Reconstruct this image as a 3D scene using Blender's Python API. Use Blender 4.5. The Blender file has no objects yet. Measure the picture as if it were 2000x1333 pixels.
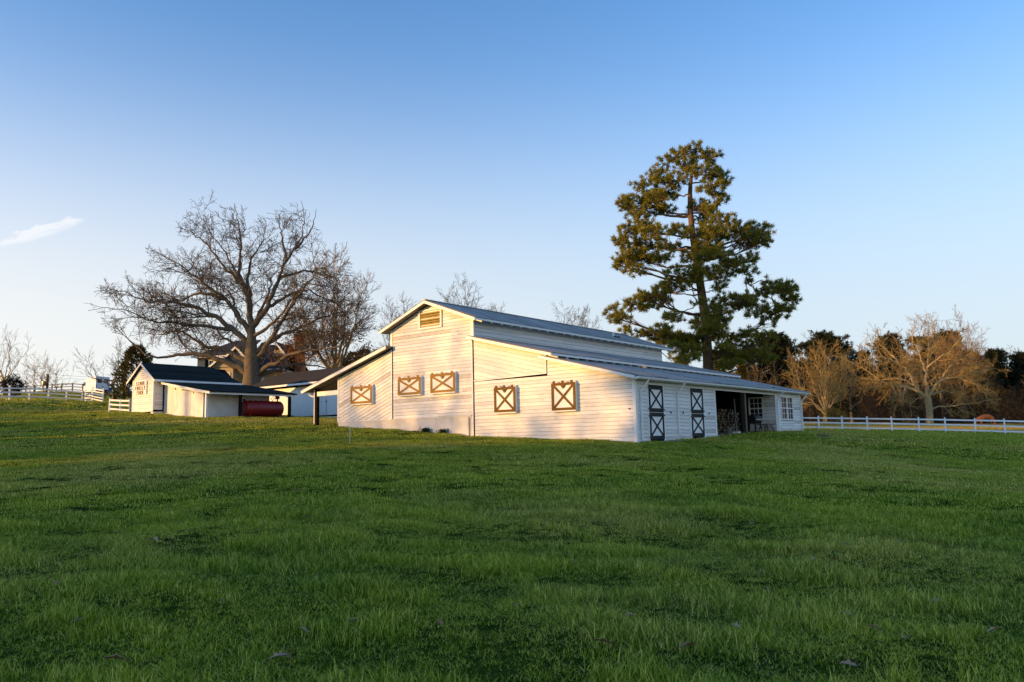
import bpy, math, random
import numpy as np
from mathutils import Vector, Matrix, Euler

random.seed(7)
RNG = np.random.default_rng(11)
sc = bpy.context.scene
COL = sc.collection
rad = math.radians

# ------------------------------------------------------------------ camera
EYE = 1.6
FPX, PITCH, ROLL, YAW = 1544.21, 0.1254043, -0.0226411, -0.6717923
_fw = np.array([0, math.cos(PITCH), math.sin(PITCH)])
_up = np.array([0, -math.sin(PITCH), math.cos(PITCH)])
_rt = np.array([1.0, 0, 0])
CR = _rt * math.cos(ROLL) + _up * math.sin(ROLL)
CU = -_rt * math.sin(ROLL) + _up * math.cos(ROLL)
cam_data = bpy.data.cameras.new("camera")
cam = bpy.data.objects.new("camera", cam_data)
COL.objects.link(cam)
cam_data.sensor_width = 36.0
cam_data.lens = FPX / 2000.0 * 36.0
cam_data.clip_start = 0.1
cam_data.clip_end = 6000
cam.matrix_world = Matrix(((CR[0], CU[0], -_fw[0], 0), (CR[1], CU[1], -_fw[1], 0),
                           (CR[2], CU[2], -_fw[2], EYE), (0, 0, 0, 1)))
sc.camera = cam

# ------------------------------------------------------------------ light
SUN_EL = rad(7.5)
SUN_DIR = Vector((-0.93, -0.367, 0)).normalized() * math.cos(SUN_EL) + Vector((0, 0, math.sin(SUN_EL)))
sun_data = bpy.data.lights.new("sun", 'SUN')
sun_data.energy = 3.3
sun_data.angle = rad(0.8)
sun_data.color = (1.0, 0.535, 0.155)
sun = bpy.data.objects.new("sun", sun_data)
COL.objects.link(sun)
sun.rotation_euler = SUN_DIR.to_track_quat('Z', 'Y').to_euler()
sun.location = (0, 0, 60)

world = bpy.data.worlds.new("World")
sc.world = world
world.use_nodes = True
wn = world.node_tree
bg = wn.nodes['Background']
sky = wn.nodes.new('ShaderNodeTexSky')
sky.sky_type = 'NISHITA'
sky.sun_disc = False
sky.sun_elevation = SUN_EL
sky.sun_rotation = math.atan2(-0.93, -0.367) % (2 * math.pi)
sky.air_density = 1.0
sky.dust_density = 0.25
sky.ozone_density = 3.5
bg.inputs[1].default_value = 0.15
sc.view_settings.view_transform = 'Standard'
sc.view_settings.look = 'None'
sc.view_settings.gamma = 1.0
sc.view_settings.exposure = 0.98
sc.view_settings.use_curve_mapping = False


def ray(px, py):
    return CR * (px - 1000) / FPX - CU * (py - 666.5) / FPX + _fw


def at(px, py, Y):
    d = ray(px, py)
    p = d * Y / d[1]
    return Vector((p[0], p[1], p[2] + EYE))


# wisp of cloud: a patch of the sky dome with its own direction
def world_cloud():
    n, l = wn.nodes, wn.links
    tc = n.new('ShaderNodeTexCoord')
    c = Vector(ray(70, 456)).normalized()
    along = Vector(ray(160, 428)) - Vector(ray(0, 472))
    along = (along - c * along.dot(c)).normalized()
    across = c.cross(along).normalized()

    def dot(v):
        m = n.new('ShaderNodeVectorMath'); m.operation = 'DOT_PRODUCT'
        l.new(tc.outputs['Generated'], m.inputs[0]); m.inputs[1].default_value = v
        return m.outputs['Value']

    def mth(op, a, b=None):
        m = n.new('ShaderNodeMath'); m.operation = op
        for i, x in enumerate((a, b)):
            if x is None: continue
            if isinstance(x, (int, float)): m.inputs[i].default_value = x
            else: l.new(x, m.inputs[i])
        return m.outputs[0]
    w = dot(c)
    a, b = mth('DIVIDE', dot(along), w), mth('DIVIDE', dot(across), w)
    ns = n.new('ShaderNodeTexNoise'); ns.inputs['Scale'].default_value = 38; ns.inputs['Detail'].default_value = 6
    cmb = n.new('ShaderNodeCombineXYZ')
    l.new(mth('MULTIPLY', a, 1.0), cmb.inputs[0]); l.new(mth('MULTIPLY', b, 3.2), cmb.inputs[1])
    l.new(cmb.outputs[0], ns.inputs['Vector'])
    nz = mth('SUBTRACT', ns.outputs['Fac'], 0.5)
    aa = mth('POWER', mth('DIVIDE', mth('ABSOLUTE', a), 0.050), 2.0)
    bb = mth('POWER', mth('DIVIDE', mth('ABSOLUTE', mth('ADD', b, mth('MULTIPLY', nz, 0.022))), 0.0075), 2.0)
    m = mth('SUBTRACT', 1.0, mth('ADD', aa, bb))
    m = mth('ADD', m, mth('MULTIPLY', nz, 3.6))
    mm = n.new('ShaderNodeMapRange'); mm.interpolation_type = 'SMOOTHSTEP'
    l.new(m, mm.inputs[0]); mm.inputs[1].default_value = -0.1; mm.inputs[2].default_value = 1.1
    front = mth('GREATER_THAN', w, 0.2)
    fac = mth('MULTIPLY', mth('MULTIPLY', mm.outputs[0], front), 0.62)
    mix = n.new('ShaderNodeMix'); mix.data_type = 'RGBA'
    l.new(fac, mix.inputs['Factor'])
    tint = n.new('ShaderNodeMix'); tint.data_type = 'RGBA'; tint.blend_type = 'MULTIPLY'
    tint.inputs['Factor'].default_value = 1.0
    l.new(sky.outputs[0], tint.inputs['A']); tint.inputs['B'].default_value = (1.10, 1.24, 1.34, 1)
    # pale air low over the horizon, the same all the way round
    sep = n.new('ShaderNodeSeparateXYZ'); l.new(tc.outputs['Generated'], sep.inputs[0])
    zz = mth('DIVIDE', mth('MAXIMUM', sep.outputs[2], 0.0), 0.33)
    low = mth('MULTIPLY', mth('EXPONENT', mth('MULTIPLY', mth('POWER', zz, 3.0), -1.0)), 0.93)
    # towards the sun the air keeps its own glow
    sd = dot(tuple(SUN_DIR))
    sr = n.new('ShaderNodeMapRange'); sr.interpolation_type = 'SMOOTHSTEP'; l.new(sd, sr.inputs[0])
    sr.inputs[1].default_value = .3; sr.inputs[2].default_value = .95; sr.inputs[3].default_value = 1.0; sr.inputs[4].default_value = .35
    low = mth('MULTIPLY', low, sr.outputs[0])
    air = n.new('ShaderNodeMix'); air.data_type = 'RGBA'; l.new(low, air.inputs['Factor'])
    l.new(tint.outputs['Result'], air.inputs['A']); 
    wr = n.new('ShaderNodeMapRange'); l.new(sd, wr.inputs[0]); wr.inputs[1].default_value = -.55; wr.inputs[2].default_value = .35
    hue = n.new('ShaderNodeMix'); hue.data_type = 'RGBA'; l.new(wr.outputs[0], hue.inputs['Factor'])
    hue.inputs['A'].default_value = (2.45, 2.70, 2.86, 1); hue.inputs['B'].default_value = (3.50, 3.32, 3.08, 1)
    l.new(hue.outputs['Result'], air.inputs['B'])
    l.new(air.outputs['Result'], mix.inputs['A'])
    mix.inputs['B'].default_value = (3.45, 3.45, 3.5, 1)
    l.new(mix.outputs['Result'], bg.inputs[0])


world_cloud()

# ------------------------------------------------------------------ materials
MATS = {}


def mat(name, col, rough=0.7, col2=None, scale=3.0, bump=0.0, bscale=60.0, metal=0.0, spec=0.5, stretch=None,
        contrast=(0.35, 0.7), obrand=0.0, emit=None, transl=0.0, detail=5):
    m = bpy.data.materials.new(name); m.use_nodes = True
    nt = m.node_tree; N, L = nt.nodes, nt.links
    b = N['Principled BSDF']
    b.inputs['Roughness'].default_value = rough
    b.inputs['Metallic'].default_value = metal
    b.inputs['Specular IOR Level'].default_value = spec
    geo = N.new('ShaderNodeNewGeometry')
    vec = geo.outputs['Position']
    if stretch:
        tco = N.new('ShaderNodeTexCoord')
        mp = N.new('ShaderNodeMapping'); mp.inputs['Scale'].default_value = stretch
        L.new(tco.outputs['Object'], mp.inputs[0]); vec = mp.outputs[0]
    out = None
    if col2 is not None:
        nz = N.new('ShaderNodeTexNoise'); nz.inputs['Scale'].default_value = scale; nz.inputs['Detail'].default_value = detail
        nz.inputs['Roughness'].default_value = 0.65
        L.new(vec, nz.inputs['Vector'])
        r = N.new('ShaderNodeMapRange'); L.new(nz.outputs['Fac'], r.inputs[0])
        r.inputs[1].default_value, r.inputs[2].default_value = contrast
        mx = N.new('ShaderNodeMix'); mx.data_type = 'RGBA'
        L.new(r.outputs[0], mx.inputs['Factor'])
        mx.inputs['A'].default_value = (*col, 1); mx.inputs['B'].default_value = (*col2, 1)
        out = mx.outputs['Result']
    if obrand:
        oi = N.new('ShaderNodeObjectInfo')
        r2 = N.new('ShaderNodeMapRange'); L.new(oi.outputs['Random'], r2.inputs[0])
        r2.inputs[3].default_value, r2.inputs[4].default_value = 1 - obrand, 1 + obrand * 0.4
        m2 = N.new('ShaderNodeMix'); m2.data_type = 'RGBA'; m2.blend_type = 'MULTIPLY'; m2.inputs['Factor'].default_value = 1
        if out: L.new(out, m2.inputs['A'])
        else: m2.inputs['A'].default_value = (*col, 1)
        L.new(r2.outputs[0], m2.inputs['B']); out = m2.outputs['Result']
    if out: L.new(out, b.inputs['Base Color'])
    else: b.inputs['Base Color'].default_value = (*col, 1)
    if bump:
        nb = N.new('ShaderNodeTexNoise'); nb.inputs['Scale'].default_value = bscale; nb.inputs['Detail'].default_value = 4
        L.new(vec, nb.inputs['Vector'])
        bp = N.new('ShaderNodeBump'); bp.inputs['Strength'].default_value = bump; bp.inputs['Distance'].default_value = 0.02
        L.new(nb.outputs['Fac'], bp.inputs['Height']); L.new(bp.outputs[0], b.inputs['Normal'])
    if transl:
        o = N['Material Output']
        tr = N.new('ShaderNodeBsdfTranslucent'); ms = N.new('ShaderNodeMixShader'); ms.inputs[0].default_value = transl
        if out: L.new(out, tr.inputs[0])
        else: tr.inputs[0].default_value = (*col, 1)
        L.new(b.outputs[0], ms.inputs[1]); L.new(tr.outputs[0], ms.inputs[2]); L.new(ms.outputs[0], o.inputs[0])
    MATS[name] = m
    return m


M = lambda n: MATS[n]
mat('clapboard_paint', (.86, .85, .82), .6, (.60, .57, .52), 2.0, .25, 30, stretch=(.8, .8, 9.0), contrast=(.46, .82), obrand=.14, spec=.15)
mat('trim_paint', (.86, .86, .84), .55, (.72, .71, .68), 4, .1, 40, contrast=(.45, .9), spec=.3)
mat('white_concrete', (.72, .70, .67), .85, (.52, .48, .43), 1.3, .35, 25, contrast=(.45, .8), spec=.2)
mat('metal_roofing', (.42, .40, .375), .40, (.26, .25, .235), 1.2, .15, 18, metal=.2, contrast=(.35, .75), obrand=.22)
mat('bare_wood', (.24, .18, .12), .8, (.14, .10, .065), 6, .3, 40, stretch=(6, 6, 1.0), spec=.2)
mat('dark_wood', (.022, .018, .015), .85, (.012, .010, .009), 6, .3, 40, spec=.05)
mat('shade_and_letter_brown', (.19, .10, .022), .6, (.11, .055, .015), 5, .2, 40, contrast=(.4, .8), spec=.1)  # brown of the sign letters; on the right shutters it paints in shade
mat('vent_bounce_tint', (.66, .50, .17), .7, (.5, .37, .12), 4, .1, 30, spec=.1)  # warm bounce light painted into the louvre colour
mat('weathered_paint', (.72, .69, .63), .8, (.46, .42, .36), 2.5, .3, 30, stretch=(1.2, 1.2, 7), contrast=(.42, .75), obrand=.15, spec=.1)
mat('brown_paint', (.36, .195, .032), .6, (.24, .12, .022), 5, .2, 40, contrast=(.4, .8), spec=.25)
mat('slate_paint', (.012, .016, .022), .6, (.020, .025, .032), 5, .1, 40, spec=.12)
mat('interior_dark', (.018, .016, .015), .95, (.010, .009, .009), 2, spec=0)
mat('soffit_wood', (.30, .27, .21), .8, (.20, .17, .12), 5, .2, 40, spec=.2)
mat('window_glass', (.015, .018, .022), .05, spec=.8)
mat('bamboo_blind', (.24, .085, .032), .8, (.11, .036, .015), 14, stretch=(30, 30, 1))
mat('white_vinyl', (.88, .88, .88), .4, (.80, .80, .79), 3, spec=.35)
mat('shingle', (.020, .026, .026), .9, (.038, .046, .046), 7, .6, 30, contrast=(.35, .7), obrand=.3, spec=.04)
mat('brown_shingle', (.052, .049, .046), .85, (.035, .030, .028), 5, .6, 30, obrand=.3, spec=.2)
mat('red_enamel', (.26, .016, .016), .40, (.17, .010, .011), 3, .1, 20, contrast=(.4, .9))
mat('dark_metal', (.012, .012, .013), .5, (.022, .02, .018), 8, metal=0, spec=.25)
mat('grey_steel', (.35, .36, .37), .4, (.25, .25, .26), 8, metal=.6)
mat('tan_siding', (.50, .42, .28), .7, (.42, .35, .23), 3, spec=.2)
mat('chimney_brick', (.42, .20, .10), .85, (.30, .13, .07), 8, .4, 30, spec=.2, obrand=.2)
mat('bark_grey', (.19, .15, .10), .9, (.085, .068, .05), 5, .8, 14, stretch=(3, 3, .8), spec=.1)
mat('twig_grey', (.145, .118, .085), .9, (.085, .07, .055), 4, spec=.1)
mat('bark_pale', (.47, .355, .17), .9, (.28, .21, .11), 4, .6, 14, spec=.1)
mat('twig_pale', (.40, .285, .10), .9, (.28, .195, .075), 4, spec=.1)
mat('twig_red', (.30, .195, .10), .9, (.18, .12, .07), 4, spec=.1)
mat('pine_bark', (.19, .12, .07), .9, (.09, .06, .04), 7, .9, 12, spec=.1)
mat('pine_needle', (.32, .27, .022), .6, (.11, .125, .016), 1.6, contrast=(.3, .7), spec=.3, transl=.25)
mat('dark_needle', (.030, .040, .016), .7, (.016, .024, .010), 1.0, contrast=(.3, .7), spec=.2, transl=.15)
mat('cedar_needle', (.14, .11, .025), .7, (.045, .05, .016), 1.6, contrast=(.3, .7), spec=.2, transl=.2)
mat('oak_leaf_dry', (.36, .165, .05), .7, (.22, .09, .028), 1.5, contrast=(.3, .7), spec=.2, transl=.3)
mat('fallen_leaf', (.46, .21, .09), .75, (.24, .14, .09), 20, spec=.3, obrand=.4)
mat('dead_leaf_pale', (.58, .37, .21), .75, (.28, .20, .14), 20, spec=.3, obrand=.3)
mat('undergrowth', (.075, .055, .036), .9, (.035, .030, .018), .5, contrast=(.3, .7), spec=.1)
mat('shrub_leaf', (.045, .030, .020), .8, (.025, .022, .012), 1.5, spec=.2, transl=.1)
mat('weed_leaf', (.035, .075, .012), .7, (.02, .04, .008), 3, spec=.1, transl=.2)
mat('yellow_leaf', (.38, .24, .035), .7, (.24, .16, .03), 1.5, spec=.2, transl=.3)
mat('van_white', (.78, .79, .80), .3, spec=.5)
mat('car_blue', (.035, .045, .07), .25, spec=.6)
mat('car_grey', (.06, .063, .07), .25, spec=.6)
mat('tail_red', (.45, .02, .015), .3)
mat('rubber', (.02, .02, .02), .8)
mat('horse_coat', (.46, .135, .028), .6, (.34, .095, .02), 4, spec=.25)
mat('log_bark', (.10, .07, .05), .9, (.05, .036, .026), 9, .5, 30, spec=.1, obrand=.4)
mat('log_end', (.30, .21, .13), .85, (.14, .095, .06), 20, spec=.1, obrand=.55)
mat('utility_pole', (.075, .055, .042), .9, spec=.1)
mat('dirt', (.42, .32, .24), .95, (.33, .25, .18), .8, .3, 12, spec=.1)
mat('sun_tint_pasture', (.30, .22, .055), .95, (.20, .17, .045), .6, .8, 6, spec=0)  # straw tone puts the low sunlight into the pasture's colour
mat('block_grey', (.16, .15, .145), .9, (.11, .10, .10), 9, .3, 30, spec=.1)
mat('weathered_rail', (.20, .185, .165), .85, (.13, .12, .105), 3, spec=.1)


def mat_board_and_batten():
    m = mat('vertical_siding_paint', (.80, .78, .74), .65, (.62, .58, .52), 1.6, .2, 30, contrast=(.42, .85), spec=.25, obrand=.06)
    return m


mat_board_and_batten()


def mat_ground():
    m = bpy.data.materials.new('lawn_ground'); m.use_nodes = True
    N, L = m.node_tree.nodes, m.node_tree.links
    b = N['Principled BSDF']; b.inputs['Roughness'].default_value = .95; b.inputs['Specular IOR Level'].default_value = 0
    g = N.new('ShaderNodeNewGeometry')

    def noise(s, d=4):
        n = N.new('ShaderNodeTexNoise'); n.inputs['Scale'].default_value = s; n.inputs['Detail'].default_value = d
        L.new(g.outputs['Position'], n.inputs['Vector']); return n.outputs['Fac']

    def mix(f, a, bb, lo, hi):
        r = N.new('ShaderNodeMapRange'); L.new(f, r.inputs[0]); r.inputs[1].default_value = lo; r.inputs[2].default_value = hi
        x = N.new('ShaderNodeMix'); x.data_type = 'RGBA'; L.new(r.outputs[0], x.inputs['Factor'])
        for s, v in (('A', a), ('B', bb)):
            if isinstance(v, tuple): x.inputs[s].default_value = (*v, 1)
            else: L.new(v, x.inputs[s])
        return x.outputs['Result']
    c = mix(noise(.35), (.020, .040, .005), (.036, .064, .008), .35, .65)
    c = mix(noise(2.6), c, (.026, .030, .010), .50, .72)
    c = mix(noise(14, 6), c, (.09, .085, .035), .55, .80)
    c = mix(noise(.09, 3), c, (.075, .082, .030), .58, .80)
    L.new(c, b.inputs['Base Color'])
    bp = N.new('ShaderNodeBump'); bp.inputs['Strength'].default_value = .9; bp.inputs['Distance'].default_value = .12
    L.new(noise(7, 6), bp.inputs['Height']); L.new(bp.outputs[0], b.inputs['Normal'])
    MATS['lawn_ground'] = m


mat_ground()


def mat_grass(name, c1, c2, c3):
    m = bpy.data.materials.new(name); m.use_nodes = True
    N, L = m.node_tree.nodes, m.node_tree.links
    b = N['Principled BSDF']; b.inputs['Roughness'].default_value = .6; b.inputs['Specular IOR Level'].default_value = .08
    g = N.new('ShaderNodeNewGeometry')
    att = N.new('ShaderNodeAttribute'); att.attribute_name = 'tint'
    oi = N.new('ShaderNodeObjectInfo')

    def noise(s, d=3):
        n = N.new('ShaderNodeTexNoise'); n.inputs['Scale'].default_value = s; n.inputs['Detail'].default_value = d
        L.new(g.outputs['Position'], n.inputs['Vector']); return n.outputs['Fac']

    def rng(f, lo, hi):
        r = N.new('ShaderNodeMapRange'); L.new(f, r.inputs[0]); r.inputs[1].default_value = lo; r.inputs[2].default_value = hi
        return r.outputs[0]

    def mixf(f, a, bb):
        x = N.new('ShaderNodeMix'); x.data_type = 'RGBA'; L.new(f, x.inputs['Factor'])
        for s, v in (('A', a), ('B', bb)):
            if isinstance(v, tuple): x.inputs[s].default_value = (*v, 1)
            else: L.new(v, x.inputs[s])
        return x.outputs['Result']

    def add(a, bb, k=1.0):
        q = N.new('ShaderNodeMath'); q.operation = 'MULTIPLY_ADD'
        L.new(bb, q.inputs[0]); q.inputs[1].default_value = k; L.new(a, q.inputs[2]); return q.outputs[0]
    c = mixf(rng(noise(.55), .36, .64), c1, c2)
    dry = add(rng(noise(.12, 2), .50, .78), rng(att.outputs['Fac'], .45, .95), .85)
    dry2 = N.new('ShaderNodeMath'); dry2.operation = 'MULTIPLY'; L.new(dry, dry2.inputs[0]); L.new(rng(oi.outputs['Random'], -.9, .9), dry2.inputs[1])
    dry2.use_clamp = True
    c = mixf(dry2.outputs[0], c, c3)
    dk = N.new('ShaderNodeMix'); dk.data_type = 'RGBA'; dk.blend_type = 'MULTIPLY'; dk.inputs['Factor'].default_value = 1
    L.new(c, dk.inputs['A'])
    r = N.new('ShaderNodeMapRange'); L.new(att.outputs['Fac'], r.inputs[0]); r.inputs[3].default_value = .35; r.inputs[4].default_value = 2.1
    L.new(r.outputs[0], dk.inputs['B'])
    c = dk.outputs['Result']
    L.new(c, b.inputs['Base Color'])
    tr = N.new('ShaderNodeBsdfTranslucent'); L.new(c, tr.inputs[0])
    ms = N.new('ShaderNodeMixShader'); ms.inputs[0].default_value = .5
    L.new(b.outputs[0], ms.inputs[1]); L.new(tr.outputs[0], ms.inputs[2]); L.new(ms.outputs[0], N['Material Output'].inputs[0])
    MATS[name] = m


mat_grass('sun_tint_blade', (.46, .33, .06), (.36, .29, .06), (.52, .40, .12))  # pasture blades, sunlight painted in as straw yellow
mat_grass('grass_blade', (.110, .220, .006), (.275, .350, .014), (.52, .43, .12))


# ------------------------------------------------------------------ object helpers
def tag(o, label=None, cat=None, group=None, kind=None):
    if label: o['label'] = label
    if cat: o['category'] = cat
    if group: o['group'] = group
    if kind: o['kind'] = kind
    return o


def thing(name, label, cat, loc=(0, 0, 0), rz=0.0, group=None):
    o = bpy.data.objects.new(name, None)
    COL.objects.link(o)
    o.empty_display_size = .3
    o.location = loc
    o.rotation_euler = (0, 0, rz)
    return tag(o, label, cat, group)


def link(name, me, parent=None, loc=None, rot=None):
    o = bpy.data.objects.new(name, me)
    COL.objects.link(o)
    if parent is not None: o.parent = parent
    if loc is not None: o.location = loc
    if rot is not None: o.rotation_euler = rot
    return o


def copy_tree(o, parent=None):
    c = o.copy()
    COL.objects.link(c)
    c.parent = parent
    for ch in o.children: copy_tree(ch, c)
    return c


class MB:
    def __init__(s): s.v, s.f, s.mi, s.cur, s.smooth = [], [], [], 0, False

    def add(s, vs, fs):
        o = len(s.v)
        s.v.extend([tuple(x) for x in vs])
        for f in fs:
            s.f.append(tuple(i + o for i in f)); s.mi.append(s.cur)
        return s

    def box(s, a, b):
        x0, y0, z0 = (min(a[i], b[i]) for i in range(3)); x1, y1, z1 = (max(a[i], b[i]) for i in range(3))
        return s.add([(x0, y0, z0), (x1, y0, z0), (x1, y1, z0), (x0, y1, z0), (x0, y0, z1), (x1, y0, z1), (x1, y1, z1), (x0, y1, z1)],
                     [(3, 2, 1, 0), (4, 5, 6, 7), (0, 1, 5, 4), (1, 2, 6, 5), (2, 3, 7, 6), (3, 0, 4, 7)])

    def bar(s, a, b, w, h, up=(0, 0, 1)):
        """box beam from a to b, w across, h along up"""
        a, b, up = Vector(a), Vector(b), Vector(up)
        t = (b - a).normalized(); sd = t.cross(up).normalized(); u = sd.cross(t).normalized()
        vs = []
        for p in (a, b):
            for i, j in ((-1, -1), (1, -1), (1, 1), (-1, 1)): vs.append(p + sd * (i * w / 2) + u * (j * h / 2))
        return s.add(vs, [(3, 2, 1, 0), (4, 5, 6, 7), (0, 1, 5, 4), (1, 2, 6, 5), (2, 3, 7, 6), (3, 0, 4, 7)])

    def prism(s, poly, ext):
        """poly: list of 3d points, ext: vector"""
        ext = Vector(ext); p = [Vector(q) for q in poly]; n = len(p)
        fs = [tuple(range(n))[::-1], tuple(range(n, 2 * n))] + [(i, (i + 1) % n, n + (i + 1) % n, n + i) for i in range(n)]
        return s.add(p + [q + ext for q in p], fs)

    def tube(s, pts, r, n=8, caps=True):
        pts = [Vector(p) for p in pts]; k = len(pts)
        rs = r if hasattr(r, '__len__') else [r] * k
        vs = []
        prev = None
        for i, p in enumerate(pts):
            t = (pts[min(i + 1, k - 1)] - pts[max(i - 1, 0)]).normalized()
            if prev is None:
                ref = Vector((0, 0, 1)) if abs(t.z) < .9 else Vector((1, 0, 0)); e = t.cross(ref).normalized()
            else:
                e = (prev - t * prev.dot(t)).normalized()
            prev = e; g = t.cross(e)
            for j in range(n):
                a = 2 * math.pi * j / n; vs.append(p + (e * math.cos(a) + g * math.sin(a)) * rs[i])
        fs = [(i * n + j, i * n + (j + 1) % n, (i + 1) * n + (j + 1) % n, (i + 1) * n + j) for i in range(k - 1) for j in range(n)]
        if caps: fs += [tuple(range(n))[::-1], tuple(range((k - 1) * n, k * n))]
        return s.add(vs, fs)

    def mesh(s, name, mats):
        me = bpy.data.meshes.new(name)
        me.from_pydata(s.v, [], s.f)
        mats = mats if isinstance(mats, (list, tuple)) else [mats]
        for m in mats: me.materials.append(M(m) if isinstance(m, str) else m)
        if len(mats) > 1: me.polygons.foreach_set('material_index', s.mi)
        if s.smooth: me.polygons.foreach_set('use_smooth', [True] * len(me.polygons))
        me.update()
        return me

    def build(s, name, mats, parent=None, loc=None, rot=None):
        return link(name, s.mesh(name, mats), parent, loc, rot)


def np_mesh(name, V, F, mats, smooth=False):
    """V (n,3) float, F (m,k) int faces of one size k"""
    me = bpy.data.meshes.new(name)
    k = F.shape[1]; nf = len(F)
    me.vertices.add(len(V)); me.vertices.foreach_set('co', np.ascontiguousarray(V, dtype=np.float32).ravel())
    me.loops.add(nf * k); me.loops.foreach_set('vertex_index', np.ascontiguousarray(F, dtype=np.int32).ravel())
    me.polygons.add(nf); me.polygons.foreach_set('loop_start', np.arange(0, nf * k, k, dtype=np.int32))
    if smooth: me.polygons.foreach_set('use_smooth', np.ones(nf, dtype=bool))
    for m in ([mats] if isinstance(mats, str) else mats): me.materials.append(M(m))
    me.update(calc_edges=True)
    return me


# ------------------------------------------------------------------ terrain
BARN = at(1243.5, 864, 33.0)          # near corner of the barn, at the ground
BDF = Vector((math.cos(YAW), math.sin(YAW), 0)); BDS = Vector((-math.sin(YAW), math.cos(YAW), 0))


def barn_pt(u, v, z=0.0): return BARN - BDF * u + BDS * v + Vector((0, 0, z))


SHED = at(299, 809, 58.0)
GAR = at(600, 816, 66.0)
ctrl = []
for u, v, z in ((0, 0, -.02), (9, 0, .44), (14.7, 0, .90), (19.15, 0, 1.15), (21.2, 0, 1.31), (0, 12, .28), (0, 20.4, .36), (10, 10, .6), (10, 21, .7), (19, 20, 1.5)):
    p = barn_pt(u, v, z); ctrl.append(tuple(p))
for px, py, Y in ((260, 806, 60), (299, 810, 58), (397, 817, 54.5), (560, 817, 58), (600, 816, 66), (660, 815.5, 63.5), (0, 783, 74), (160, 787, 92), (90, 784, 82),
                  (213, 803, 70), (253, 809, 61), (1590, 841, 78), (1965, 850, 70), (1780, 845, 74), (1925, 836, 105), (1815, 829, 130), (1500, 826, 130),
                  (1960, 834, 125), (200, 769, 125), (92, 766, 110), (230, 777, 112), (0, 775, 110), (0, 905, 26), (0, 830, 50), (300, 860, 38),
                  (2000, 1000, 14), (1900, 900, 32), (1000, 1333, 5.2), (0, 1333, 5.4), (2000, 1333, 5.0), (1000, 1000, 12.6), (490, 792, 77)):
    ctrl.append(tuple(at(px, py, Y)))
ctrl += [(0, 0, 0), (0, -12, -.7), (-14, -10, -.6), (14, -10, -1.0), (-45, 15, 1.2), (-70, -20, -.2), (-90, 40, 5.5), (40, 30, -.6), (60, 50, -.6), (45, 0, -1.6), (-45, -60, -2.5), (50, -60, -4),
         (20, 165, 4.0), (80, 165, 3.2), (130, 150, 2.5), (-10, 150, 9), (-30, 92, 6.4), (-80, 150, 10.6), (-120, 150, 11), (-60, 200, 9), (-160, 60, 8), (130, 60, -1), (0, 260, 8), (120, 260, 7), (-150, 260, 8), (200, 160, 2), (-20, 110, 7.2), (10, 110, 4.0)]
ctrl = np.array(ctrl)


def _phi(d2): return np.where(d2 > 1e-9, d2 * np.log(np.maximum(d2, 1e-9)) * .5, 0)


def _tps(c):
    n = len(c); S = 50.0
    X = c[:, :2] / S
    K = _phi(((X[:, None] - X[None]) ** 2).sum(-1)) + np.eye(n) * 1e-4
    P = np.hstack([np.ones((n, 1)), X]); A = np.zeros((n + 3, n + 3)); A[:n, :n] = K; A[:n, n:] = P; A[n:, :n] = P.T
    w = np.linalg.solve(A, np.concatenate([c[:, 2], np.zeros(3)]))

    def f(x, y):
        x, y = np.asarray(x, float), np.asarray(y, float)
        sh = x.shape; q = np.stack([x.ravel(), y.ravel()], 1)
        r = np.hypot(q[:, 0], q[:, 1]); k = np.where(r > 260, 260 / np.maximum(r, 1), 1.0)
        q = q * k[:, None] / S
        out = np.zeros(len(q))
        for i in range(0, len(q), 4000):
            qq = q[i:i + 4000]
            out[i:i + 4000] = _phi(((qq[:, None] - X[None]) ** 2).sum(-1)) @ w[:n] + w[n] + qq @ w[n + 1:]
        out -= np.maximum(r - 260, 0) * .02
        return out.reshape(sh)
    return f


_base = _tps(ctrl)
_wv = [(RNG.uniform(.5, 3.2), RNG.uniform(0, 6.28), RNG.uniform(0, 6.28)) for _ in range(14)]


def ground_z(x, y):
    z = _base(x, y)
    d = np.hypot(x, y)
    amp = np.clip((48 - d) / 30, .0, 1) * .012
    for k, a, p in _wv: z = z + amp * np.sin((np.cos(a) * x + np.sin(a) * y) * k + p)
    return z


def gz(x, y): return float(ground_z(np.array([x]), np.array([y]))[0])


def on_ground(px, py, y0=3.0, y1=240.0):
    d = ray(px, py); Y = np.concatenate([np.arange(y0, 40, .05), np.arange(40, y1, .25)])
    x = d[0] * Y / d[1]; z = d[2] * Y / d[1] + EYE
    g = ground_z(x, Y); i = np.argmax(z <= g)
    return Vector((x[i], Y[i], g[i]))


def make_ground():
    na, nr = 360, 170
    rr = np.concatenate([[0.0], np.geomspace(.8, 2500, nr)])
    aa = np.arange(na) / na * 2 * np.pi
    R_, A_ = np.meshgrid(rr, aa, indexing='ij')
    X, Y = R_ * np.cos(A_), R_ * np.sin(A_)
    Z = ground_z(X, Y)
    V = np.stack([X, Y, Z], -1).reshape(-1, 3)
    i, j = np.meshgrid(np.arange(nr), np.arange(na), indexing='ij')
    a = i * na + j; b = i * na + (j + 1) % na
    F = np.stack([a, a + na, b + na, b], -1).reshape(-1, 4)
    o = link('lawn', np_mesh('lawn', V, F, 'lawn_ground', True))
    tag(o, 'green lawn rising towards the white barn and the far fences', kind='structure')


make_ground()


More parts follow.
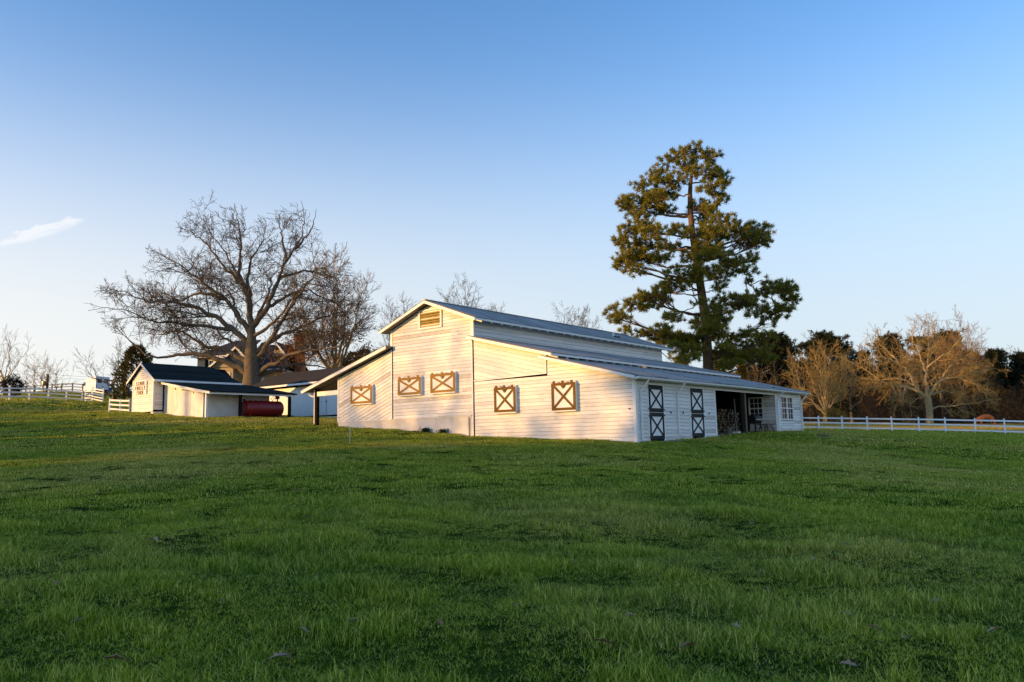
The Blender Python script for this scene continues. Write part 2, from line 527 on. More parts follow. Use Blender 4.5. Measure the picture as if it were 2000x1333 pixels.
def make_track():
    pts = [(1540, 838.5, 92), (1620, 840, 88), (1720, 842, 84), (1820, 844, 81), (1920, 846.5, 78), (2060, 850, 74), (2300, 858, 66)]
    V, F = [], []
    P = [at(*p) for p in pts]
    Q = []
    for i in range(len(P) - 1):
        for k in range(8): Q.append(P[i].lerp(P[i + 1], k / 8))
    for p in Q:
        for o in (-1.6, 1.6):
            y = p.y + o; V.append((p.x, y, gz(p.x, y) + .012))
    F = [(2 * i, 2 * i + 2, 2 * i + 3, 2 * i + 1) for i in range(len(Q) - 1)]
    m = MB(); m.add(V, F)
    tag(m.build('dirt_track', 'dirt'), 'pale dirt track running behind the right white fence', kind='structure')


make_track()


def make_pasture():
    # the paddock beyond the track, sunlight painted into its gold colour
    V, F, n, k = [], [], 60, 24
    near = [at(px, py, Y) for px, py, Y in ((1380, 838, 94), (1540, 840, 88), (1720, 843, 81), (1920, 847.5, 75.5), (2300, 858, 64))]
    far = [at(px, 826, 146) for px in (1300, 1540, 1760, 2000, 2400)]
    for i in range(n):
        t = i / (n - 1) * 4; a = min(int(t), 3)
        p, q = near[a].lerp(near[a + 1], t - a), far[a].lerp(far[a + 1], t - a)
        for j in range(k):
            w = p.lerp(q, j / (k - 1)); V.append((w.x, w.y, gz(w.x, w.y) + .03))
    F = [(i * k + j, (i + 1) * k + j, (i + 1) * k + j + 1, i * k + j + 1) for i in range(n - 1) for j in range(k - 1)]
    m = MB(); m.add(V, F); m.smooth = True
    tag(m.build('pasture', 'sun_tint_pasture'), 'pasture between the paddock fence and the wood, golden sunlight painted into its colour', kind='structure')


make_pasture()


def make_worn_ground():
    V = []; N = 40
    for i in range(N + 1):
        v = .9 + i * (7.4 / N); w = .35 + .3 * abs(math.sin(i * .9)) + .25 * math.exp(-((v - 3.9) / 1.1) ** 2)
        for u in (.02, -w):
            p = barn_pt(u, v); V.append((p.x, p.y, gz(p.x, p.y) + .014))
    m = MB(); m.add(V, [(2 * i, 2 * i + 1, 2 * i + 3, 2 * i + 2) for i in range(N)])
    tag(m.build('worn_path', 'dirt'), 'strip of worn brown earth in front of the stable doors', kind='structure')


make_worn_ground()

# ------------------------------------------------------------------ barn
def clip(poly, a, b, c):
    """keep a*x+b*y<=c"""
    out = []
    for i in range(len(poly)):
        p, q = poly[i], poly[(i + 1) % len(poly)]
        dp, dq = a * p[0] + b * p[1] - c, a * q[0] + b * q[1] - c
        if dp <= 0: out.append(p)
        if (dp < 0 < dq) or (dq < 0 < dp):
            t = dp / (dp - dq); out.append((p[0] + (q[0] - p[0]) * t, p[1] + (q[1] - p[1]) * t))
    return out


def siding(parent, poly, O, ea, eb, en, expo, mname='clapboard_paint', ang=0.0, phase=0.0, joints=None, thick=.036, top=.010, gap=.010, name='clapboard', rnd=None, wobble=.003, base_dirt=False):
    """lapped boards, every board its own object, over a convex polygon (a,b) in the plane O+a*ea+b*eb, outward en"""
    rnd = rnd or random
    O, ea, eb, en = Vector(O), Vector(ea), Vector(eb), Vector(en)
    ca, sa = math.cos(ang), math.sin(ang)
    rot = [(p[0] * ca + p[1] * sa, -p[0] * sa + p[1] * ca) for p in poly]
    lo, hi = min(p[1] for p in rot), max(p[1] for p in rot)
    k = math.floor((lo - phase) / expo)
    kmin = k + (1 if base_dirt else -9)
    n = 0
    while phase + k * expo < hi:
        y0 = phase + k * expo; y1 = y0 + expo
        st = clip(clip(rot, 0, -1, -(y0 + gap * .5)), 0, 1, y1 - gap * .5)
        k += 1
        if len(st) < 3: continue
        x0, x1 = min(p[0] for p in st), max(p[0] for p in st)
        if x1 - x0 < .12: continue
        cuts = [x0 - 1]
        if joints and x1 - x0 > joints[0]:
            x = x0 + rnd.uniform(.25, 1) * joints[1]
            while x < x1 - .5: cuts.append(x); x += rnd.uniform(*joints)
        cuts.append(x1 + 1)
        for c0, c1 in zip(cuts, cuts[1:]):
            pc = clip(clip(st, -1, 0, -(c0 + .004)), 1, 0, c1 - .004)
            if len(pc) < 3 or max(p[0] for p in pc) - min(p[0] for p in pc) < .1: continue
            dz = rnd.uniform(-wobble, wobble)
            back, front = [], []
            for p in pc:
                t = thick + (top - thick) * (p[1] - y0) / expo + dz
                w = O + ea * (p[0] * ca - p[1] * sa) + eb * (p[0] * sa + p[1] * ca)
                back.append(w); front.append(w + en * t)
            m = MB(); N = len(pc)
            area = sum(pc[i][0] * pc[(i + 1) % N][1] - pc[(i + 1) % N][0] * pc[i][1] for i in range(N))
            flip = (area < 0) ^ (ea.cross(eb).dot(en) < 0)
            f1 = tuple(range(N, 2 * N))
            fs = [f1 if not flip else f1[::-1]] + [((i, (i + 1) % N, N + (i + 1) % N, N + i) if not flip else (N + i, N + (i + 1) % N, (i + 1) % N, i)) for i in range(N)]
            # local origin at the board's middle so the grain follows the board
            cen = sum(front, Vector()) / N
            m.add([q - cen for q in back + front], fs)
            m.build(name, 'weathered_paint' if mname == 'clapboard_paint' and (k <= kmin + 1 or rnd.random() < .05) else mname, parent, cen); n += 1
    return n


XA, XB, XC = Vector((1, 0, 0)), Vector((0, 0, 1)), Vector((0, -1, 0))   # front wall frame (x right, z up, out = -y)
barn = thing('barn', 'large white clapboard barn with stepped grey metal roofs and cross-braced shutters', 'barn', BARN, YAW)
U = lambda u, z: (-u, z)
# rooflines (top surface of each roof, u from the right corner)
def z_up(u): return 7.44 - .372 * abs(u - 11.83)
def z_mid(u): return 5.30 - .253 * (8.9 - u)
def z_low(u): return 3.98 - .253 * (4.6 - u)
def z_lean(u): return 5.36 - .275 * (u - 14.7)


fw = MB()
def slab(poly, y0=.03, y1=.15):
    fw.prism([(-u, y0, z) for u, z in poly], (0, y1 - y0, 0))
slab([(14.7, -.4), (8.95, -.4), (8.95, z_up(8.95) - .14), (11.83, z_up(11.83) - .14), (14.7, z_up(14.7) - .14)])
slab([(19.14, -.2), (14.72, -.2), (14.72, z_lean(14.72) - .2), (19.14, z_lean(19.14) - .2)])
slab([(8.93, -.5), (4.5, -.5), (4.5, z_mid(4.5) - .14), (8.93, z_mid(8.93) - .14)])
slab([(4.48, -.5), (0.02, -.5), (0.02, z_low(.02) - .13), (4.48, z_low(4.48) - .13)])
front = fw.build('front_wall', 'interior_dark', barn)
rb = random.Random(3)
O0 = (0, .028, 0)
nb = 0
nb += siding(front, [U(u, z) for u, z in ((19.10, 1.45), (14.79, 1.45), (14.79, z_lean(14.79) - .2), (19.10, z_lean(19.1) - .2))], O0, XA, XB, XC, .185, ang=rad(20.3), rnd=rb, phase=.03)
nb += siding(front, [U(u, z) for u, z in ((14.63, 1.45), (9.04, 1.45), (9.04, z_up(9.04) - .15), (11.83, z_up(11.83) - .15), (14.63, z_up(14.63) - .15))], O0, XA, XB, XC, .168, joints=(2.6, 4.6), rnd=rb, phase=.11)
nb += siding(front, [U(u, z) for u, z in ((8.88, 3.16), (4.62, 3.22), (4.62, z_mid(4.62) - .15), (8.88, z_mid(8.88) - .15))], O0, XA, XB, XC, .20, ang=-math.atan(.245), joints=(2.6, 4.6), rnd=rb)
nb += siding(front, [U(u, z) for u, z in ((8.88, -.12), (.1, -.12), (.1, 2.68), (1.55, 3.06), (8.88, 3.06))], O0, XA, XB, XC, .168, base_dirt=True, joints=(3.0, 5.2), rnd=rb, phase=.05)
nb += siding(front, [U(u, z) for u, z in ((4.46, 3.062), (1.55, 3.062), (4.46, z_low(4.46) - .15))], O0, XA, XB, XC, .168, rnd=rb, phase=.05)
# trims of the front wall, a few mm proud of the boards
def trim(name, a, b, parent=front, m='trim_paint'):
    return MB().box(a, b).build(name, m, parent)
trim('corner_board', (-19.21, -.02, 1.45), (-19.11, .029, z_lean(19.2) - .2))
trim('corner_board', (-14.78, -.012, 1.47), (-14.71, .029, z_lean(14.75) - .18))
trim('corner_board', (-14.82, -.02, 5.3), (-14.66, .029, z_up(14.8) - .14))
trim('corner_board', (-9.03, -.012, .2), (-8.965, .029, 5.1))
trim('corner_board', (-9.05, -.03, 5.3), (-8.86, .06, z_up(8.9) - .14))
trim('corner_board', (-4.60, -.012, 3.2), (-4.51, .029, z_mid(4.55) - .14))
trim('corner_board', (-.10, -.02, -.3), (.045, .029, 2.66))
trim('corner_board', (-.0, .03, -.3), (.045, .14, 2.66))
MB().bar((-8.9, -.0, 3.11), (-4.5, -.0, 3.19), .05, .06).build('drip_board', 'trim_paint', front)
trim('drip_board', (-19.2, -.02, 1.41), (-9.1, .029, 1.447))
fd = MB()
fd.prism([(-19.2, .02, -.1), (-9.02, .02, -.6), (-9.02, .02, 1.405), (-19.2, .02, 1.405)], (0, .2, 0))
fd.build('foundation', 'white_concrete', barn)
MB().tube([(-9.24, -.03, .35), (-9.24, -.03, 1.35)], .022, 6).build('drain_pipe', 'dark_metal', barn)
MB().box((-.3, -.02, 1.36), (-.24, .01, 1.42)).build('hose_bib', 'dark_metal', barn)

# louvred gable vent
vt = MB(); x0, x1, z0, z1 = -12.62, -10.98, 6.0, 7.02
for a, b in (((x0, 0, z0), (x0 + .1, 0, z1)), ((x1 - .1, 0, z0), (x1, 0, z1)), ((x0 + .1, 0, z0), (x1 - .1, 0, z0 + .1)), ((x0 + .1, 0, z1 - .08), (x1 - .1, 0, z1))):
    vt.box((a[0], -.07, a[2]), (b[0], .03, b[2]))
vent = vt.build('gable_vent', 'trim_paint', barn)
MB().box((x0 + .1, .005, z0 + .1), (x1 - .1, .02, z1 - .08)).build('vent_backing', 'interior_dark', vent)
for k in range(7):
    zz = z0 + .14 + k * .112
    m = MB(); m.bar((x0 + .1, -.03, zz), (x1 - .1, -.03, zz), .085, .016, up=(0, .75, 1)); m.build('louvre', 'vent_bounce_tint', vent)


def shutter(x0, x1, z0, z1, bp='brown_paint'):
    w, t = .115, .03
    root = MB(); yb, yf = -.17, .02
    root.box((x0 + .02, yb, z0 + .02), (x1 - .02, yf, z1 - .02))
    s = root.build('shutter', 'trim_paint', barn)
    yy = yb - .004
    for n, a, b in (('stile', (x0, z0), (x0 + w, z1)), ('stile', (x1 - w, z0), (x1, z1)), ('rail', (x0 + w, z0), (x1 - w, z0 + w)), ('rail', (x0 + w, z1 - w), (x1 - w, z1))):
        MB().box((a[0], yy - t, a[1]), (b[0], yy, b[1])).build(n, bp, s)
    y2 = yy - .012
    MB().bar((x0 + w, y2, z0 + w), (x1 - w, y2, z1 - w), .02, .10, up=(-(z1 - z0), 0, x1 - x0)).build('brace', bp, s)
    MB().bar((x0 + w, y2 - .004, z1 - w), (x1 - w, y2 - .004, z0 + w), .02, .10, up=(z1 - z0, 0, x1 - x0)).build('brace', bp, s)
    for xx in (x0 + .16, (x0 + x1) / 2, x1 - .16):
        MB().box((xx - .07, yy - t - .02, z1 - .03), (xx + .07, yy - t - .002, z1 + .09)).build('hinge', bp, s)
    c = (x0 + x1) / 2
    MB().prism([(c - .13, yy - t - .03, z1 - .10), (c, yy - t - .03, z1 - .27), (c + .13, yy - t - .03, z1 - .10)], (0, .026, 0)).build('keeper', bp, s)
    MB().box((x0, yb - .02, z0 - .06), (x1, .02, z0 - .004)).build('sill', 'trim_paint', s)
    return s


for a, b, c, d in ((17.88, 16.13, 2.39, 3.32), (14.07, 12.40, 2.67, 3.56), (11.68, 10.0, 2.66, 3.6), (7.48, 6.2, 1.51, 2.68), (4.13, 2.85, 1.46, 2.68)):
    shutter(-a, -b, c, d, 'shade_and_letter_brown' if a < 9 else 'brown_paint')  # one brown throughout; the right pair get a copy darkened for shade

# ---- right side wall (faces +x), opening for the wood store between y=7.95 and y=16
sw = MB()
sw.box((-.15, .1, -.4), (-.03, 7.93, 2.72)); sw.box((-.15, 16.1, -.2), (-.03, 16.95, 2.72)); sw.box((-.15, 18.9, -.2), (-.03, 20.32, 2.72)); sw.box((-.15, 16.95, -.2), (-.03, 18.9, 1.03)); sw.box((-.15, 16.95, 2.41), (-.03, 18.9, 2.72)); sw.box((-.15, 7.93, 2.46), (-.03, 16.1, 2.72))
sidew = sw.build('side_wall', 'interior_dark', barn)
YA = Vector((0, 1, 0)); OX = (-.028, 0, 0); NX = Vector((1, 0, 0))
for a, b, lo, hi in ((.12, 1.06, -.25, 2.42), (2.58, 5.05, -.05, 2.42), (6.60, 7.80, 0, 2.42), (16.33, 16.88, .1, 2.42), (18.97, 20.16, .1, 2.42), (16.88, 18.97, .1, .96)):
    nb += siding(sidew, [(a, lo), (b, lo), (b, hi), (a, hi)], OX, YA, XB, NX, .162, rnd=rb, phase=.02, wobble=.003, base_dirt=lo < .5)
for a, b, lo, hi in ((1.07, 1.17, 0, 2.43), (2.46, 2.57, 0, 2.43), (5.06, 5.17, .1, 2.43), (6.49, 6.59, .1, 2.43), (7.81, 7.95, .1, 2.44), (16.02, 16.32, .25, 2.44), (20.17, 20.34, .25, 2.44)):
    trim('jamb_board', (-.028, a, lo), (.006, b, hi), sidew)
MB().box((-.028, .12, 2.435), (.012, 20.34, 2.72)).build('frieze_board', 'trim_paint', sidew)
for yy in (3.15, 4.35, 7.1):
    MB().box((.0, yy - .03, 1.22), (.03, yy + .03, 1.32)).build('wall_hook', 'dark_metal', sidew)


def dutch_door(y0, y1, z0, zm, z1):
    d = MB().box((-.02, y0, z0), (.0, y1, z1)).build('dutch_door', 'trim_paint', barn)
    w = .105
    for lo, hi in ((z0, zm - .012), (zm + .012, z1)):
        for n, a, b in (('stile', (y0, lo), (y0 + w, hi)), ('stile', (y1 - w, lo), (y1, hi)), ('rail', (y0 + w, lo), (y1 - w, lo + w * 1.6)), ('rail', (y0 + w, hi - w * 1.6), (y1 - w, hi))):
            MB().box((.002, a[0], a[1]), (.026, b[0], b[1])).build(n, 'slate_paint', d)
        a, b, c, e = y0 + w, y1 - w, lo + w * 1.6, hi - w * 1.6
        MB().bar((.012, a, c), (.012, b, e), .016, .085, up=(0, -(e - c), b - a)).build('brace', 'slate_paint', d)
        MB().bar((.017, a, e), (.017, b, c), .016, .085, up=(0, e - c, b - a)).build('brace', 'slate_paint', d)
    for zz in (zm - .14, zm + .15, z0 + .1, z1 - .1):
        MB().box((.027, y0 - .09, zz - .035), (.036, y0 + .16, zz + .035)).build('strap_hinge', 'dark_metal', d)
    for zz in (zm - .12, zm + .12):
        MB().box((.027, y1 - .14, zz - .03), (.045, y1 + .08, zz + .03)).build('latch', 'dark_metal', d)
    return d


dutch_door(1.185, 2.445, .08, 1.25, 2.41)
dutch_door(5.18, 6.475, .17, 1.25, 2.41)


def sash_window(parent, O, ea, en, w, h, cols, rows, sash=True, blind=None, name='window', fw_=.09):
    """frame + panes + bars; O lower-left corner (in parent space)"""
    O, ea, en = Vector(O), Vector(ea), Vector(en); up = Vector((0, 0, 1))

    def bx(a0, b0, a1, b1, t0, t1):
        m = MB(); p = [O + ea * a + up * b for a, b in ((a0, b0), (a1, b0), (a1, b1), (a0, b1))]
        m.prism([q + en * t0 for q in p], en * (t1 - t0)); return m
    f = MB()
    for r in ((0, 0, w, fw_), (0, h - fw_, w, h), (0, fw_, fw_, h - fw_), (w - fw_, fw_, w, h - fw_)):
        q = bx(*r, -.03, .035); f.add(q.v, q.f)
    f = f.build(name, 'trim_paint', parent)
    hh = (h - 2 * fw_)
    if sash:
        bx(fw_, fw_ + hh / 2 - .03, w - fw_, fw_ + hh / 2 + .03, -.02, .025).build('meeting_rail', 'trim_paint', f)
    if blind:
        bx(fw_, fw_ + hh * blind, w - fw_, h - fw_, -.10, -.09).build('blind', 'bamboo_blind', f)
    for i in range(cols):
        for j in range(rows):
            aw, bh = (w - 2 * fw_) / cols, hh / rows
            bx(fw_ + i * aw + .008, fw_ + j * bh + .008, fw_ + (i + 1) * aw - .008, fw_ + (j + 1) * bh - .008, -.012, -.006).build('pane', 'window_glass' if not blind else 'clear_glass', f)
    for i in range(1, cols):
        a = fw_ + i * (w - 2 * fw_) / cols; bx(a - .012, fw_, a + .012, h - fw_, -.018, .014).build('muntin', 'trim_paint', f)
    for j in range(1, rows):
        if sash and j * 2 == rows: continue
        b = fw_ + j * hh / rows; bx(fw_, b - .012, w - fw_, b + .012, -.018, .012).build('muntin', 'trim_paint', f)
    return f


def mat_clear_glass():
    m = bpy.data.materials.new('clear_glass'); m.use_nodes = True
    N, L = m.node_tree.nodes, m.node_tree.links
    b = N['Principled BSDF']; b.inputs['Base Color'].default_value = (.01, .012, .014, 1); b.inputs['Roughness'].default_value = .03
    b.inputs['Specular IOR Level'].default_value = .3; b.inputs['Alpha'].default_value = .15
    MATS['clear_glass'] = m


mat_clear_glass()
sash_window(barn, (-.02, 16.92, 1.0), YA, NX, 1.0, 1.44, 2, 4, blind=.02)
sash_window(barn, (-.02, 17.93, 1.0), YA, NX, 1.0, 1.44, 2, 4, blind=.52)
# the room behind that window and the open wood store
inn = MB()
inn.box((-3.6, 7.9, -.1), (-.16, 16.0, .27))
inn.build('store_floor', 'block_grey', barn)
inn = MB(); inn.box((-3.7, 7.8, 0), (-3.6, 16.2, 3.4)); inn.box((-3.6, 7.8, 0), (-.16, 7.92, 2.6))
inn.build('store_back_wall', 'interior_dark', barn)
for yy in (9.0, 11.6):
    sash_window(barn, (-3.58, yy, 1.15), YA, NX, .9, 1.2, 2, 2)
ew = MB().box((-3.6, 16.08, 0), (-.034, 16.18, 2.9)).build('end_wall', 'interior_dark', barn)
siding(ew, [(-3.6, .1), (-1.62, .1), (-1.62, 2.6), (-3.6, 2.6)], (0, 16.078, 0), XA, XB, XC, .2, rnd=rb, mname='dark_wood')
siding(ew, [(-.70, .1), (-.036, .1), (-.036, 2.6), (-.70, 2.6)], (0, 16.078, 0), XA, XB, XC, .2, rnd=rb)
siding(ew, [(-1.62, .1), (-.70, .1), (-.70, 1.05), (-1.62, 1.05)], (0, 16.078, 0), XA, XB, XC, .2, rnd=rb)
sash_window(barn, (-1.61, 16.07, 1.06), XA, XC, .90, 1.32, 3, 4, name='window')
MB().box((-.13, 11.64, .1), (.0, 11.78, 2.46)).build('post', 'bare_wood', barn)
MB().box((-.16, 11.25, .1), (-.05, 11.62, 2.46)).build('post', 'dark_wood', barn)

# ---- upper (clerestory) wall facing +x
cw = MB().box((-9.07, .16, 5.2), (-8.95, 19.4, 6.2)).build('clerestory_wall', 'interior_dark', barn)
siding(cw, [(.12, 5.2), (19.4, 5.2), (19.4, 6.22), (.12, 6.22)], (-8.948, 0, 0), YA, XB, NX, .19, joints=(3.4, 5.2), rnd=rb, phase=.08)
cw2 = MB().box((-4.62, .16, 3.7), (-4.5, 20.3, 4.0)).build('mid_wall', 'interior_dark', barn)
bk = MB()
bk.prism([(-19.1, 20.2, 0), (0, 20.2, 0), (0, 20.2, 2.6), (-4.5, 20.2, 3.8), (-8.9, 20.2, 5.1), (-14.7, 20.2, 5.1), (-19.1, 20.2, 3.8)], (0, .1, 0))
bk.prism([(-14.7, 19.3, 5), (-8.95, 19.3, 5), (-8.95, 19.3, 6.1), (-11.83, 19.3, 7.2), (-14.7, 19.3, 6.1)], (0, .1, 0))
bk.prism([(-19.15, .16, -.2), (-19.15, .16, 3.8), (-19.15, 20.2, 3.8), (-19.15, 20.2, -.2)], (.1, 0, 0))
bk.prism([(-14.72, .16, 5), (-14.72, .16, 6.1), (-14.72, 19.3, 6.1), (-14.72, 19.3, 5)], (.1, 0, 0))
bk.build('rear_wall', 'clapboard_paint', barn)
trim('corner_board', (-9.02, 19.4, 5.2), (-8.9, 19.5, 6.15), cw)
MB().bar((-8.96, 19.46, 6.0), (-8.5, 20.1, 5.32), .05, .05).build('downspout', 'trim_paint', barn)


# ---- roofs: a plank deck, metal panels, fascia, rafter tails
def roof_plane(u0, zf, u1, y0, y1, panels=True, pw=.92, deckmat='soffit_wood', wav=.012):
    th = .10
    p = [(-u0, y0, zf(u0)), (-u1, y0, zf(u1)), (-u1, y1, zf(u1)), (-u0, y1, zf(u0))]
    d = MB(); d.prism([Vector(q) - Vector((0, 0, .02)) for q in p], (0, 0, -th + .02))
    deck = d.build('roof', deckmat, barn)
    if panels:
        n = int((y1 - y0) / pw)
        for k in range(n):
            ya, yb = y0 - .03 + k * (y1 - y0 + .06) / n, y0 - .03 + (k + 1) * (y1 - y0 + .06) / n
            j = [rb.uniform(-wav, wav) for _ in range(2)]
            m = MB(); ov = .05 * (1 if u1 < u0 else -1)
            ue = u1 - ov
            rib = .028
            nn = 4
            top = []
            for s in range(nn + 1):
                yy = ya + (yb - ya) * s / nn
                for dy, dz in ((-.03, 0), (-.012, rib), (.012, rib), (.03, 0)):
                    if s in (0,) and dy < 0: continue
                    if s == nn and dy > -.01: continue
                    top.append((yy + dy, dz))
            N = len(top); vs = []
            for uu, zz, jj in ((u0, zf(u0), j[0] * .2), (ue, zf(u1) - abs(ov) * .25, j[1])):
                for yy, dz in top: vs.append((-uu, yy, zz + dz + .004 + jj))
            fs = [(i, i + 1, N + i + 1, N + i) for i in range(N - 1)]
            if u1 > u0: fs = [f[::-1] for f in fs]
            m.add(vs, fs); m.build('roof_panel', 'metal_roofing', deck)
    return deck


def rake(u0, zf, u1, y, h=.15, parent=None):
    m = MB(); a, b = Vector((-u0, y, zf(u0) - .012)), Vector((-u1, y, zf(u1) - .012))
    m.prism([a, b, b - Vector((0, 0, h)), a - Vector((0, 0, h))], (0, -.03, 0))
    return m.build('rake_board', 'trim_paint', barn)


OV = -.43
roof_plane(11.83, z_up, 8.40, OV, 20.0)
roof_plane(11.83, z_up, 15.26, OV, 20.0)
roof_plane(8.93, z_mid, 3.92, OV, 20.75)
roof_plane(4.5, z_low, -.32, OV, 20.95)
roof_plane(14.72, z_lean, 21.95, OV, 20.9)
rake(11.83, z_up, 8.40, OV); rake(11.83, z_up, 15.26, OV)
rake(8.96, z_mid, 3.92, OV, .13); rake(4.62, z_low, -.30, OV, .13); rake(14.72, z_lean, 21.95, OV, .17)
MB().bar((-11.83, OV - .03, 7.47), (-11.83, 20.02, 7.47), .22, .03).build('ridge_cap', 'metal_roofing', barn)
for u, zf, y1 in ((8.40, z_up, 20.0), (3.92, z_mid, 20.75)):
    MB().box((-u - .005, OV, zf(u) - .115), (-u + .022, y1, zf(u) - .012)).build('fascia', 'trim_paint', barn)
    n = 26
    for k in range(n):
        yy = .1 + k * (y1 - .3) / (n - 1)
        MB().bar((-u - .5, yy, zf(u + .5) - .15), (-u + .0, yy, zf(u) - .15), .05, .09).build('rafter_tail', 'trim_paint', barn)
# gutter along the lower eave, half round
gt = MB()
prof = [(.02, .10)] + [(.075 - .075 * math.cos(a), .085 - .085 * math.sin(a)) for a in np.linspace(.15, math.pi - .1, 7)] + [(.15, .10)]
zg = z_low(-.32) - .145
for (xa, za), (xb, zb) in zip(prof, prof[1:]):
    gt.add([(.30 + xa, OV, zg + za), (.30 + xa, 21.0, zg + za), (.30 + xb, 21.0, zg + zb), (.30 + xb, OV, zg + zb)], [(0, 1, 2, 3)])
for yy in (OV, 21.0): gt.add([(.30 + a, yy, zg + b) for a, b in prof], [tuple(range(len(prof)))])
gt.box((.27, OV, zg - .02), (.305, 21.0, zg + .115))
gt.build('gutter', 'trim_paint', barn)
for yy in (.42, 3.78, 16.18, 20.26):
    MB().tube([(.37, yy + .12, zg + .02), (.35, yy + .1, zg - .06), (.09, yy, zg - .42), (.06, yy, zg - .55), (.06, yy, .35 if yy > 3 else .12), (.16, yy, .25 if yy > 3 else .03)], .045, 8).build('downspout', 'trim_paint', barn)
MB().tube([(-9.6, 14.4, 6.4), (-9.6, 14.4, 7.05)], .05, 8).build('vent_pipe', 'trim_paint', barn)
MB().box((-9.9, 14.2, 6.48), (-9.3, 14.75, 6.64)).build('pipe_flashing', 'dark_metal', barn)
# ---- lean-to porch on the left: post, beam, rafters, gutter elbow
MB().box((-21.32, .0, .95), (-21.12, .2, z_lean(21.2) - .15)).build('post', 'dark_wood', barn)
MB().box((-21.33, -.035, 1.4), (-21.28, -.005, z_lean(21.2) - .2)).build('downspout', 'trim_paint', barn)
MB().box((-21.3, .02, 3.0), (-19.2, .16, 3.26)).build('beam', 'trim_paint', barn)
for k in range(1, 5): MB().box((-21.32, k * 5.0, .9), (-21.14, k * 5.0 + .18, 3.4)).build('post', 'dark_wood', barn)
for k in range(20):
    yy = .5 + k
    MB().bar((-14.9, yy, z_lean(14.9) - .17), (-21.9, yy, z_lean(21.9) - .17), .06, .13).build('rafter', 'soffit_wood', barn)
MB().tube([(-21.95, .05, 3.3), (-21.9, .05, 3.16), (-21.7, .0, 3.05), (-21.35, -.01, 2.98)], .04, 8).build('gutter_elbow', 'trim_paint', barn)
MB().box((-22.04, OV, z_lean(21.95) - .14), (-21.94, 20.9, z_lean(21.95) - .02)).build('gutter', 'trim_paint', barn)
print('barn boards', nb)

# ---- things in the wood store
def barn_world(x, y, z): return barn_M @ Vector((x, y, z))
barn_M = Matrix.Translation(BARN) @ Matrix.Rotation(YAW, 4, 'Z')
def log_mesh(i):
    r0 = random.Random(50 + i); n = 7; R = r0.uniform(.055, .085)
    kind = i % 3
    if kind == 0: prof = [(R * math.cos(2 * math.pi * k / n) * r0.uniform(.9, 1.1), R * math.sin(2 * math.pi * k / n) * r0.uniform(.9, 1.1)) for k in range(n)]
    elif kind == 1: prof = [(1.35 * R * math.cos(math.pi * k / 5) , 1.5 * R * math.sin(math.pi * k / 5) - .6 * R) for k in range(6)]
    else: prof = [(-R, -.6 * R), (R * 1.1, -.7 * R), (R * .7, .5 * R), (-.1 * R, 1.1 * R)]
    m = MB(); N = len(prof); L = .45
    m.add([(0, a, b) for a, b in prof] + [(-L, a, b) for a, b in prof], [])
    m.f.append(tuple(range(N))); m.mi.append(1)
    m.f.append(tuple(range(N, 2 * N))[::-1]); m.mi.append(1)
    for k in range(N): m.f.append((k, N + k, N + (k + 1) % N, (k + 1) % N)); m.mi.append(0)
    return m.mesh('firewood_log', ['log_bark', 'log_end'])
logs = [log_mesh(i) for i in range(9)]
for row in range(9):
    for c in range(20):
        if row == 8 and random.random() < .45: continue
        y = 9.7 + c * .176 + (row % 2) * .085 + random.uniform(-.02, .02)
        z = .335 + row * .148 + random.uniform(-.015, .015)
        o = link('firewood_log', random.choice(logs))
        o.matrix_world = barn_M @ Matrix.Translation((-1.05 + random.uniform(-.06, .06), y, z)) @ Matrix.Rotation(random.uniform(0, 6.28), 4, 'X')
        tag(o, 'split log in the firewood stack inside the open barn bay', 'log', 'firewood logs stacked in the barn bay')
g = thing('barbecue_grill', 'black barrel grill on legs under the bay window', 'grill', barn_world(-.62, 14.4, .27), YAW + rad(90))
m = MB(); m.tube([(-.5, 0, .78), (.5, 0, .78)], .25, 14); m.smooth = False; m.build('barrel', 'dark_metal', g)
MB().box((-.52, -.3, .74), (.52, -.26, .78)).build('shelf', 'grey_steel', g)
for xx in (-.42, .42):
    for yy in (-.2, .2): MB().bar((xx, yy, 0), (xx * .85, yy * .8, .62), .04, .04).build('leg', 'dark_metal', g)
MB().tube([(.36, .0, 1.0), (.36, .0, 1.32)], .05, 8).build('chimney', 'dark_metal', g)
MB().tube([(-.3, -.29, .9), (.3, -.29, .9)], .015, 6).build('handle', 'grey_steel', g)
g = thing('patio_table', 'low dark metal table with splayed legs beside the grill', 'table', barn_world(-.35, 15.3, .27), YAW)
MB().box((-.32, -.55, .46), (.32, .55, .50)).build('tabletop', 'dark_metal', g)
for xx in (-.25, .25):
    for yy in (-.45, .45): MB().bar((xx * 1.2, yy * 1.2, 0), (xx * .7, yy * .7, .46), .035, .035).build('leg', 'dark_metal', g)
MB().bar((-.3, -.5, .1), (.3, .5, .1), .03, .03).build('stretcher', 'dark_metal', g)
g = thing('umbrella_stand', 'pale pole standing in a square white base by the firewood', 'stand', barn_world(-.3, 11.0, .27), YAW)
MB().box((-.16, -.18, 0), (.16, .18, .12)).build('base', 'white_concrete', g)
MB().tube([(0, 0, .12), (-.04, .02, 1.85)], .035, 8).build('pole', 'weathered_rail', g)
MB().box((-.06, -.03, .9), (.04, .05, 1.0)).build('collar', 'weathered_rail', g)
g = thing('bucket', 'pale grey bucket at the foot of the firewood stack', 'bucket', barn_world(-.5, 10.5, .27))
b = MB()
for k in range(12):
    a0, a1 = 2 * math.pi * k / 12, 2 * math.pi * (k + 1) / 12
    b.add([(.13 * math.cos(a0), .13 * math.sin(a0), 0), (.13 * math.cos(a1), .13 * math.sin(a1), 0), (.17 * math.cos(a1), .17 * math.sin(a1), .34), (.17 * math.cos(a0), .17 * math.sin(a0), .34)], [(0, 1, 2, 3)])
b.build('body', 'weathered_rail', g)
